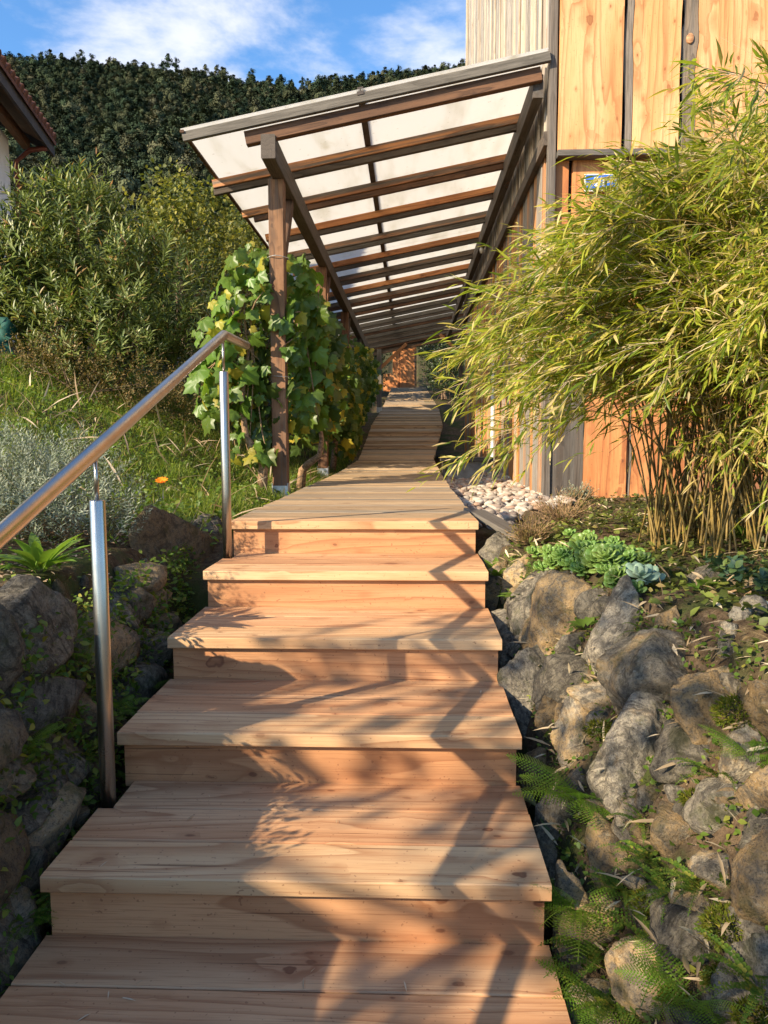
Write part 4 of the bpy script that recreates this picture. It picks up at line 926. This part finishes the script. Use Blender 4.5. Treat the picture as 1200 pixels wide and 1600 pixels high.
SPL = [('spleenwort tuft above the streaked rock at the bottom of the rockery', 975, 1395, 16, .13), ('spleenwort tuft beside the white quartz stone', 1090, 1385, 16, .13), ('spleenwort tuft dangling long thin fronds near the bottom of the rockery', 940, 1500, 18, .16), ('dark spleenwort tuft above the tan stone', 1010, 1345, 14, .12),
       ('spleenwort tuft at the right border near the mossy boulder', 1185, 1540, 14, .14), ('spleenwort tuft with one long arching yellowish frond', 1030, 1480, 9, .17), ('spleenwort tuft in the crack beside the tall grey stone', 1010, 1290, 11, .10), ('spleenwort tuft under the big pale boulder', 965, 1150, 10, .09),
       ('spleenwort tuft right of the upright dark stone near the third step', 1005, 990, 9, .08), ('spleenwort tuft behind the flat brown stone at the right border', 1120, 1215, 12, .11), ('spleenwort tuft in the lowest corner beside the bottom step', 960, 1575, 14, .15), ('spleenwort tuft left of the lit mossy boulder', 1045, 1400, 14, .12)]
for i, (lb, px, py, nf, ln) in enumerate(SPL): fern(lb, wp(px, py, .025), nf, ln, 120+i, SM, (-.5, -.6), 'spleenworts in the rockery', 'spleenwort')
for i, (px, py, nf, ln, lb) in enumerate([(60, 1130, 12, .10, 'spleenwort tuft on the shaded wall above the flat stones'), (120, 1180, 12, .10, 'spleenwort tuft left of the lower handrail post base'), (205, 1130, 12, .10, 'spleenwort tuft beside the fourth step on the shaded wall'), (15, 1440, 12, .12, 'spleenwort tuft lowest on the shaded wall'), (140, 1060, 12, .09, 'spleenwort tuft under the mossy tan stone')]):
    fern(lb, lhit(px, py)+np.array([.03, 0, 0]), nf, ln, 150+i, SM, (.6, -.6), 'spleenworts in the shaded wall', 'spleenwort')
# stonecrop
def rosette(seed, n=15):
    g = np.random.default_rng(seed); V0, F0 = [], []
    k = 6; m = 7
    prof = [(0, .10, .05), (.3, .22, .08), (.55, .34, .09), (.78, .36, .08), (.93, .22, .06), (1, .03, .03)]
    T = []
    for x, w, h in prof:
        for q in range(m): a = 2*math.pi*q/m; T.append((x, w*math.cos(a), h*math.sin(a)+.12*x*x))
    F = [(i*m+q, i*m+(q+1) % m, (i+1)*m+(q+1) % m, (i+1)*m+q) for i in range(k-1) for q in range(m)]
    T = (np.array(T), [np.array(F)])
    i = np.arange(n); a = i*2.4; el = .25+1.0*(i/n)**1.3; d = np.stack([np.cos(a)*np.cos(el), np.sin(a)*np.cos(el), np.sin(el)], -1)
    return spread(T, np.stack([.06*np.cos(a)*(1-i/n), .06*np.sin(a)*(1-i/n), .25*i/n], -1), d, np.tile([0, 0, 1.], (n, 1))+d*-.2, 1-.55*i/n)
ROS = [np_mesh('rosette', *rosette(s, n), True) for s, n in ((1, 15), (2, 12), (3, 18))]
for me in ROS: me.materials.append(M['sedum'])
ROG = ROS[1].copy(); ROG.materials.clear(); ROG.materials.append(M['glauc'])
def sedum(label, spots, seed, me_list, size):
    g = np.random.default_rng(seed); b = hit(*spots[0]); root = thing('stonecrop', label, 'succulent', tuple(b), 0, 'stonecrop above the rockery')
    for i, (px, py) in enumerate(spots):
        p = hit(px, py); s = size*g.uniform(.75, 1.2); nrm = Vector((-.25+g.normal()*.25, -.55+g.normal()*.25, 1))
        o = link('rosette', me_list[i % len(me_list)], None, root, tuple(p-b+np.array([0, 0, .02+.05*g.random()])), nrm.to_track_quat('Z', 'Y').to_euler()); o.scale = (s,)*3
        h = o.location.z
    return root
g = np.random.default_rng(77)
sp1 = [(905+75*math.sqrt(g.random())*math.cos(a)*1.1, 885+30*math.sin(a)*g.random()) for a in g.uniform(0, 6.28, 34)]
sedum('wide cushion of bright green stonecrop rosettes above the brown boulder', sp1, 1, ROS, .050)
sp2 = [(960+38*g.normal()*.7, 900+14*g.normal()) for _ in range(16)]
sedum('stonecrop cushion right of the widest one, at the crest of the rockery', sp2, 2, ROS, .048)
sedum('single large pale stonecrop rosette on top of the upright grey stone', [(965, 925), (962, 928)], 3, [ROS[2]], .062)
sedum('blue-green stonecrop rosettes beside the single pale rosette', [(988, 912), (1012, 918), (1000, 925)], 4, [ROG], .055)
herb('leafy_plant', 'bright leafy weed beside the second step on the rockery', 'plant', wp(775, 905), 16, .09, .34, 'herb', 55, 1.1)
herb('leafy_plant', 'leafy weed between the dark stones next to the third step', 'plant', wp(812, 940), 14, .08, .55, 'herb', 56, .8)
herb('leafy_plant', 'seedling with a broad leaf on the face of the brown boulder', 'plant', wp(915, 985), 7, .06, .6, 'herb', 57, .8)
bp = hit(1165, 935); shoot_bush('broadleaf_plant', 'dark glossy leafed plant on the bank at the right border', 'plant', tuple(bp), [(bp[0], bp[1], bp[2]+.07, .12, .10, .05), (bp[0]+.12, bp[1], bp[2]+.06, .1, .1, .05)], 34, 9, lens(.62, 5, .25, .25, .55), .042, 'herb_dk', 58, (.03, .07), .8, None, 4, 'twig', .9)
herb('leafy_plant', 'young green seedlings standing alone in the middle of the bank', 'plant', wp(1095, 922), 8, .05, .7, 'herb', 59, .8)
herb('leafy_plant', 'broad dock leaf hanging over the step edge beside the fifth step', 'plant', wp(845, 1275), 4, .13, .4, 'herb_dk', 60, .35)
herb('leafy_plant', 'bright nettle-like plant at the foot of the bamboo, right border', 'plant', wp(1165, 845), 18, .09, .5, 'herb', 63, 1.1)
# twiggy heather
def heather(label, px, py, sc, seed, green):
    g = np.random.default_rng(seed); b = hit(px, py); root = thing('heather', label, 'shrub', tuple(b), 0, 'low twiggy shrubs by the barn corner'); tw = MB(); P, D, S = [], [], []
    for i in range(170):
        a = g.uniform(0, 6.28); d = unit(np.array([math.cos(a), math.sin(a)*.7, g.uniform(.25, 1.1)])); L = sc*g.uniform(.5, 1.1); q = [np.zeros(3)]
        for k in range(3): d = unit(d+g.normal(size=3)*.22+np.array([0, 0, .1])); q.append(q[-1]+d*L/3)
        tw.tube([tuple(x) for x in q], [.0022, .0017, .0013, .0008], 3, False)
        for k in range(int(14*green)+2): t = g.uniform(.8, 3); ii = min(int(t), 2); P.append(q[ii]+(q[ii+1]-q[ii])*(t-ii)); D.append(d+g.normal(size=3)*.7); S.append(g.uniform(.010, .022))
    stuff(tw.obj('twigs', M['twig'], root)); V, F = spread(lens(.3, 3, .1, .1), P, D, np.tile([0, 0, 1.], (len(P), 1))+.1, S); stuff(link('foliage', np_mesh('foliage', V, F), M['sant' if green > .6 else 'brush'], root))
heather('brown twiggy heather at the barn corner beside the gravel', 880, 820, .24, 1, .25)
heather('grey-green twiggy cushion in front of the low barn boards', 905, 785, .16, 2, 1.)
heather('small sprawling brown heather above the topmost rockery stone', 830, 850, .16, 3, .5)

# ------------------------------------------------------------------ grass, ground cover, litter
def scatter_grass(name, label, area, n, h, seed, mat, dens=None, wid=.05):
    g = np.random.default_rng(seed); x = g.uniform(area[0], area[1], n); y = g.uniform(area[2], area[3], n)
    if dens is not None: k = g.random(n) < dens(x, y); x, y = x[k], y[k]
    z = ground_h(x, y); P = np.stack([x, y, z-.01], -1); d = np.stack([g.normal(size=len(x))*.45, g.normal(size=len(x))*.45, np.ones(len(x))], -1)
    cl_ = .55+.9*(wob(x, y, 3.1)*.5+.5)**1.5
    T = (np.array([(0, -.5, 0), (0, .5, 0), (.5, -.42, .03), (.5, .42, .03), (.85, -.2, .16), (.85, .2, .16), (1, 0, .30)]), [np.array([(0, 1, 3, 2), (2, 3, 5, 4)]), np.array([(4, 5, 6)])])
    nr = np.stack([g.normal(size=len(x)), g.normal(size=len(x)), np.zeros(len(x))], -1); s = h*g.uniform(.4, 1.2, len(x))*cl_
    V, F = spread(T, P, d, nr, s, wid*h*g.uniform(.6, 1.2, len(x)))
    return tag(link(name, np_mesh(name, V, F, True), M[mat]), label, 'grass', kind='stuff')
scatter_grass('lawn_grass', 'sunny rough lawn grass sloping up to the oleander', (-5.5, -.98, 3.6, 12), 68000, .125, 1, 'grass', lambda x, y: np.where(y < 4.6, sstep(x, -1.0, -1.35)*.7, 1.)*sstep(y, 3.55, 4.3), .042)
scatter_grass('verge_grass', 'short grass along the left side of the boardwalk', (-1.3, -.9, 4.2, 14), 9000, .10, 2, 'grass', None, .07)
def litter(n, fn, T, s0, s1, seed, name, label, cat, mat, lift=.006, flat=.25, steep=.2):
    g = np.random.default_rng(seed); P, D, Nn, S = [], [], [], []
    for i in range(n*3):
        q = fn(g)
        if q is None: continue
        P.append(np.array(q)+[0, 0, lift*g.uniform(.5, 3)]); D.append([g.normal(), g.normal(), g.normal()*flat]); Nn.append([g.normal()*steep, g.normal()*steep, 1.]); S.append(g.uniform(s0, s1))
        if len(P) >= n: break
    V, F = spread(T, P, D, Nn, S); return tag(link(name, np_mesh(name, V, F, True), M[mat]), label, cat, kind='stuff')
def bank(g):
    x, y = g.uniform(.42, 3.2), g.uniform(.9, 5.6)
    if y > 4.3 and x < 1.0: return None
    return (x, y, gz(x, y))
def bank_up(g):
    x, y = g.uniform(.5, 3.0), g.uniform(1.0, 5.6); z = gz(x, y)
    if z < .93 or (y > 4.3 and x < 1.1): return None
    return (x, y, z)
litter(11000, bank_up, lens(.75, 3, .2, .1, .6), .012, .042, 201, 'ground_cover', 'small leafy ground cover over the bank above the rockery', 'ground cover', 'cover', .012, .5, .5)
litter(1500, bank_up, lens(.14, 3, .3, .12, .4), .03, .10, 202, 'dead_leaves', 'dry straw-coloured bamboo leaves littering the bank', 'leaf litter', 'straw', .016, .2, .3)
def face(g):
    x, y = g.uniform(.40, 1.0), g.uniform(.9, 3.6); z = gz(x, y)
    return (x, y, z) if z < .98 else None
litter(5200, face, lens(.7, 3, .2, .1, .6), .010, .024, 203, 'wall_greenery', 'tiny green leaves growing in the rockery joints', 'ground cover', 'fern_d', .015, .6, .6)
litter(520, face, lens(.13, 3, .3, .15, .4), .03, .09, 204, 'straw_litter', 'dry straw caught between the rockery stones', 'leaf litter', 'straw', .03, .5, .4)
def lterr(g):
    x, y = g.uniform(-2.3, -1.0), g.uniform(1.2, 3.9); return (x, y, gz(x, y))
litter(1100, lterr, lens(.5, 3, .2, .1, .5), .012, .035, 205, 'terrace_litter', 'brown leaf litter on the terrace soil behind the left wall', 'leaf litter', 'straw', .01, .2, .3)
litter(1600, lterr, lens(.6, 3, .2, .1, .5), .010, .03, 206, 'terrace_weeds', 'small weeds on the terrace soil behind the left wall', 'ground cover', 'herb', .012, .5, .5)
def lface(g):
    y, z = g.uniform(1.2, 3.7), g.uniform(.2, 1.0); return (-.90-.22*(z-.3)-g.random()*.06, y, z)
litter(7500, lface, lens(.5, 3, .25, .2, .5), .012, .036, 207, 'wall_greenery', 'tiny dark leaves growing over the shaded wall', 'ground cover', 'fern_d', .0, .7, .9)
def onstep(g):
    i = int(g.integers(0, 6)); y0, z = YA-GO*i, DZ-RI*i
    return (g.uniform(XL+.03, XR-.02), y0+g.uniform(.02, .48), z) if i else (g.uniform(XL, XR), g.uniform(3.9, 7.5), DZ)
litter(70, onstep, lens(.10, 3, .3, .08, .4), .012, .05, 208, 'fallen_leaves', 'thin dry leaves scattered on the wooden treads', 'leaf litter', 'straw', .002, .02, .05)
def lawn(g):
    x, y = g.uniform(-4.6, -.98), g.uniform(3.7, 8.5); return (x, y, gz(x, y)+.05*g.random())
litter(9000, lawn, lens(.55, 3, .2, .2, .5), .018, .055, 209, 'lawn_weeds', 'broad-leaved weeds growing through the lawn grass', 'weeds', 'herb', .02, .6, .6)
litter(900, lawn, lens(.05, 3, .3, .25, .4), .12, .34, 210, 'dry_grass', 'dry straw-coloured grass stalks in the lawn', 'grass', 'straw', .02, 1.2, .6)
# moss pads
mp = []
g = np.random.default_rng(88)
for (px, py, r, n) in [(985, 1150, 42, 900), (1165, 1115, 50, 1000), (1020, 1410, 34, 700), (1150, 1450, 55, 1100), (1185, 1590, 40, 600), (1060, 1560, 30, 400), (1130, 1530, 30, 500), (940, 1140, 26, 400), (1090, 1250, 26, 400)]:
    c = hit(px, py); s = float(np.dot(c-CAM, _f))/FPX*r
    vdir = unit(CAM-c)
    for i in range(n):
        u = rnd_unit(g, 1)[0]; u = u if u@vdir > -.2 else -u; u = unit(u+np.array([0, 0, .25])); p = c+vdir*.012+u*np.array([s, s*.8, s*.55])*g.uniform(.8, 1.)
        mp.append((p, u+g.normal(size=3)*.5))
V, F = spread((np.array([(0, -.5, 0), (0, .5, 0), (1, 0, 0)]), [np.array([(0, 1, 2)])]), [a for a, b in mp], [b for a, b in mp], rnd_unit(g, len(mp)), .011, .004)
tag(link('moss', np_mesh('moss', V, F), M['moss']), 'cushions of olive green moss on the rockery stones', 'moss', kind='stuff')
for (px, py, r) in []: pass

# ------------------------------------------------------------------ house at upper left
HA = math.atan2(.198, 1)          # the house stands turned a little to the left
hs = thing('house', 'white house with dark eaves and tiled roof behind the oleander', 'house', (-6.35, 14.0, 3.2), HA)
# local: y along the eave (0 = far end, negative towards the viewer), x inwards to the left is negative, z=0 at 3.2
EZ = 3.54
MB().box((-7.5, -6.6, -1.2), (-.62, -.45, EZ-.10)).obj('wall', M['plaster'], hs)
MB().add([(-.62-.4, -.45, EZ-.1), (-7.5, -.45, EZ-.1), (-4.0, -.45, EZ+1.9), (-.62-.4, -6.6, EZ-.1), (-7.5, -6.6, EZ-.1), (-4.0, -6.6, EZ+1.9)], [(0, 1, 2), (5, 4, 3), (0, 3, 4, 1), (1, 4, 5, 2), (2, 5, 3, 0)]).obj('gable', M['plaster'], hs)
SLH = .55
def rslab(nm, mat, y0, y1, xa, xb, o0, o1):
    return MB().prism([(x, EZ-SLH*x+o) for x, o in ((xa, o0), (xa, o1), (xb, o1), (xb, o0))], 'y', y0, y1).obj(nm, mat, hs)
rslab('soffit', M['soffit'], -7.1, -.02, -.05, -4.0, -.08, -.02)
rfo = rslab('roof', M['tile'], -7.2, .02, .05, -4.02, .0, .07)
MB().prism([(-4.0, EZ+SLH*4), (-4.0, EZ+SLH*4+.07), (-8.4, EZ-.15), (-8.4, EZ-.22)], 'y', -7.2, .02).obj('roof', M['tile'], hs)
MB().box((-.03, -7.15, -.20), (.01, .0, .01)).obj('fascia', M['dark'], hs, loc=(0, 0, EZ))
MB().prism([(.01, EZ-.21), (.01, EZ), (-4.0, EZ+SLH*4), (-4.0, EZ+SLH*4-.2)], 'y', .0, .035).obj('verge_board', M['dark'], hs)
for i in range(34): MB().tube([(.03, 0, 0), (-.30, 0, .30*SLH)], [.085, .075], 8).obj('tile', M['tile'], rfo, loc=(.03, -7.1+.21*i, EZ+.055))
MB().tube([(-.53, -.38, -2.6), (-.53, -.38, EZ-.45), (-.3, -.38, EZ-.25), (-.02, -.38, EZ-.2)], .045, 10).obj('gutter_pipe', M['copper'], hs, True)
put_board('eave_beam', 6.4, .12, .16, M['soffit'], hs, (-.40, -3.4, EZ-.10), (0, 0, R_(90)))
wd_ = MB().box((-.63, -2.9, .9), (-.58, -1.75, 2.35)).obj('window', M['whitepaint'], hs)
MB().box((-.581, -2.8, 1.0), (-.572, -1.85, 2.25)).obj('pane', M['glass'], wd_)

# ------------------------------------------------------------------ hut and greenery at the end of the walk
ht = thing('wooden_hut', 'small sunlit orange wooden hut at the far end of the boardwalk', 'hut', (-.2, 34, 3.55))
MB().box((-.55, 0, 0), (.45, 2.2, 2.1)).obj('wall_core', M['dark'], ht)
for i in range(7): put_board('board', 2.15, .135, .025, M['hutwood'], ht, (-.50+.15*i, -.02, 1.07), (0, R_(-90), R_(90)))
dr = put_board('door', 1.75, .62, .03, M['hutwood'], ht, (.08, -.05, .9), (0, R_(-90), R_(90))); MB().box((-.9, -.34, .017), (.85, -.30, .03)).obj('door_frame', M['charred'], dr)
MB().prism([(-.9, 2.05), (.1, 2.55), (1.1, 2.05), (1.1, 2.13), (.1, 2.64), (-.9, 2.13)], 'y', -.35, 2.4).obj('roof', M['tile'], ht)
MB().box((-.95, -.9, 0), (-.35, -.45, .75)).obj('crate', M['hutwood'], ht)
IV = lens(.7, 3, .2, .15, .5)
shoot_bush('ivy_shrub', 'dark rounded ivy shrub at the right edge of the upper boardwalk', 'shrub', (1.0, 23.0, 2.7), [(1.0, 23, 4.0, .75, 1., 1.2), (1.15, 22, 3.3, .6, .8, .7), (1.3, 25, 4.6, 1., 1.2, 1.2), (.95, 28, 4.6, .6, .6, 1.1)], 1150, 10, IV, .09, 'ivy', 91, (.1, .3), .4)
shoot_bush('ivy_shrub', 'dark shrub at the left edge of the upper boardwalk below the hut', 'shrub', (-1.3, 24.5, 3.0), [(-1.35, 24.5, 3.9, .6, 1., 1.1), (-1.5, 23, 3.5, .6, 1., .8), (-1.5, 27, 4.3, .7, 1., 1.2)], 650, 10, IV, .09, 'ivy', 92, (.1, .3), .4)

# ------------------------------------------------------------------ trees
def tree_geo(seed, H, R, nleaf, lsz, tr=.12, low=.35, limbs=7, lump=9, asp=1.1, flat=1., cr=(.28, .5)):
    """trunk MB and crown leaf arrays, base at the origin"""
    g = np.random.default_rng(seed); tb = MB(); lean = g.normal(size=2)*.05*H
    ax = lambda t: np.array([lean[0]*t*t, lean[1]*t*t, H*t])
    tb.tube([tuple(ax(t)-np.array([0, 0, .1 if t == 0 else 0])) for t in (0, .15, .35, .6, .8)], [tr*1.25, tr, tr*.8, tr*.5, tr*.25], 8, False)
    cen = []
    for i in range(limbs):
        t = low+(.85-low)*i/max(1, limbs-1); a = i*2.4+g.normal()*.3; L = R*g.uniform(.55, .95)*(1.1-.5*t); p = ax(t*.85); e = p+np.array([math.cos(a)*L, math.sin(a)*L, L*g.uniform(.2, .6)])
        m = (p+e)/2+np.array([0, 0, -.08*L]); tb.tube([tuple(p), tuple(m), tuple(e)], [tr*.4, tr*.25, tr*.1], 6, False); cen.append(e)
    cen += [ax(.92), ax(.78)]
    for i in range(lump): u = rnd_unit(g, 1)[0]; cen.append(ax(.65)+u*g.random()**.33*np.array([R*.85, R*.85, H*.26*asp]))
    cen = np.array(cen); k = g.integers(len(cen), size=nleaf); u = rnd_unit(g, nleaf)*(g.random(nleaf)**.45)[:, None]; rad = R*g.uniform(cr[0], cr[1], len(cen))[k][:, None]
    P = cen[k]+u*rad*np.array([1, 1, .75*flat]); D = u+g.normal(size=(nleaf, 3))*.8+np.array([0, 0, -.2]); N_ = np.array([0, 0, 1.])+u*.7+g.normal(size=(nleaf, 3))*.5
    return tb, P, D, N_, lsz*g.uniform(.6, 1.2, nleaf)
def tree(name, label, pos, H, R, nleaf, lsz, mat, seed, group=None, T=lens(.55, 3, .2, .15), **kw):
    root = thing(name, label, 'tree', tuple(pos), 0, group); tb, P, D, N_, S = tree_geo(seed, H, R, nleaf, lsz, **kw)
    tb.obj('trunk', M['bark'], root, True); V, F = spread(T, P, D, N_, S); stuff(link('crown', np_mesh('crown', V, F, True), M[mat], root)); return root
TL = [('yellow-green tree behind the oleander, beside the house', -7.0, 24, 5.2, 2.4, 5200, .17, 'tree_y'), ('olive green tree showing over the middle of the oleander', -5.0, 27, 5.0, 2.3, 5000, .17, 'tree_a'), ('yellowish bushy tree left of the canopy edge', -3.6, 22, 4.6, 1.9, 4800, .15, 'tree_y'),
      ('dark round tree behind the canopy edge', -2.2, 30, 5.0, 2.4, 5500, .14, 'tree_a'), ('pale open tree on the lower hillside above the oleander', -10, 44, 7, 3.0, 8000, .15, 'tree_y'), ('tall dark tree at the foot of the hillside beside the house roof', -15, 50, 8, 3.2, 8000, .16, 'tree_a'),
      ('dark tree shading the hut at the end of the boardwalk', 2.0, 31, 6.5, 2.6, 4600, .16, 'tree_a'), ('broad tree overhanging the far hut from the left', -2.9, 34, 6.0, 2.5, 4200, .17, 'tree_a'), ('dark tree right of the hut behind the ivy shrub', 3.2, 27, 6.0, 2.4, 4200, .17, 'tree_a'), ('large tree on the lower hillside behind the hut', 2, 46, 8, 3.4, 8000, .16, 'tree_a')]
for i, (lb, x, y, H, R, nl, ls, mt) in enumerate(TL): tree('broadleaf_tree', lb, (x, y, gz(x, y)), H, R, nl, ls, mt, 400+i, 'trees behind the garden')
# trees behind the viewer, whose broken shade falls across the lower steps
bx, by = -3.75, -1.45; bz = gz(bx, by); hh = (3.15-bz)/.65
tree('broadleaf_tree', 'leafy garden tree standing behind the viewer to the left', (bx, by, bz), hh, 1.6, 1900, .10, 'tree_a', 450, None, low=.5, tr=.06, asp=1.75, limbs=16, lump=88, cr=(.07, .15))

# ------------------------------------------------------------------ wooded mountain (one mass)
def forest():
    srcs = []
    for s, (H, R, asp) in enumerate([(7., 2.6, 1.), (9., 2.7, 1.4), (6., 3.0, .8), (8.5, 2.2, 1.6)]):
        tb, P, D, N_, S = tree_geo(600+s, H, R, 1500, .44, tr=.16, low=.3, limbs=6, lump=8, asp=asp)
        gg = np.random.default_rng(s); N_ = unit(P-np.array([0, 0, H*.6]))+gg.normal(size=P.shape)*.35+np.array([0, 0, .25]); D = np.cross(N_, gg.normal(size=P.shape))
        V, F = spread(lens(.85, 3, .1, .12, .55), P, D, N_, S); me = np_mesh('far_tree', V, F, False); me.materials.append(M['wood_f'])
        srcs.append(bpy.data.objects.new('far_tree', me))
    g = np.random.default_rng(9); n = 15500; y = 66+244*g.random(n)**.85; x = (g.uniform(-.78, .42, n))*y+g.uniform(-4, 4, n)
    z = ground_h(x, y)
    pts = bpy.data.meshes.new('forest'); pts.vertices.add(n); pts.vertices.foreach_set('co', np.stack([x, y, z-.3], -1).astype(np.float32).ravel())
    a = pts.attributes.new('kind', 'INT', 'POINT'); a.data.foreach_set('value', g.integers(0, 4, n).astype(np.int32))
    a = pts.attributes.new('rot', 'FLOAT_VECTOR', 'POINT'); a.data.foreach_set('vector', np.stack([g.normal(size=n)*.05, g.normal(size=n)*.05, g.uniform(0, 6.28, n)], -1).astype(np.float32).ravel())
    sc = .44*np.exp(g.normal(size=n)*.30); a = pts.attributes.new('scl', 'FLOAT_VECTOR', 'POINT'); a.data.foreach_set('vector', np.stack([sc, sc, sc*g.uniform(.85, 1.25, n)], -1).astype(np.float32).ravel())
    o = link('forest', pts); o['kind'] = 'stuff'; tag(o, 'dark wooded mountainside closing the view behind the garden', 'forest', kind='stuff')
    ng = bpy.data.node_groups.new('forest', 'GeometryNodeTree'); ng.interface.new_socket('Geometry', in_out='INPUT', socket_type='NodeSocketGeometry'); ng.interface.new_socket('Geometry', in_out='OUTPUT', socket_type='NodeSocketGeometry')
    N = ng.nodes; Lk = ng.links.new; gi = N.new('NodeGroupInput'); go = N.new('NodeGroupOutput'); jn = N.new('GeometryNodeJoinGeometry')
    def attr(nm, ty): q = N.new('GeometryNodeInputNamedAttribute'); q.data_type = ty; q.inputs['Name'].default_value = nm; return q.outputs['Attribute']
    kd, rt, sl = attr('kind', 'INT'), attr('rot', 'FLOAT_VECTOR'), attr('scl', 'FLOAT_VECTOR')
    for s, so in enumerate(srcs):
        oi = N.new('GeometryNodeObjectInfo'); oi.inputs['Object'].default_value = so; oi.inputs['As Instance'].default_value = True
        cm = N.new('FunctionNodeCompare'); cm.data_type = 'INT'; cm.operation = 'EQUAL'; Lk(kd, cm.inputs[2]); cm.inputs[3].default_value = s
        ip = N.new('GeometryNodeInstanceOnPoints'); Lk(gi.outputs[0], ip.inputs['Points']); Lk(cm.outputs[0], ip.inputs['Selection']); Lk(oi.outputs['Geometry'], ip.inputs['Instance']); Lk(rt, ip.inputs['Rotation']); Lk(sl, ip.inputs['Scale'])
        Lk(ip.outputs[0], jn.inputs[0])
    Lk(jn.outputs[0], go.inputs[0]); md = o.modifiers.new('forest', 'NODES'); md.node_group = ng
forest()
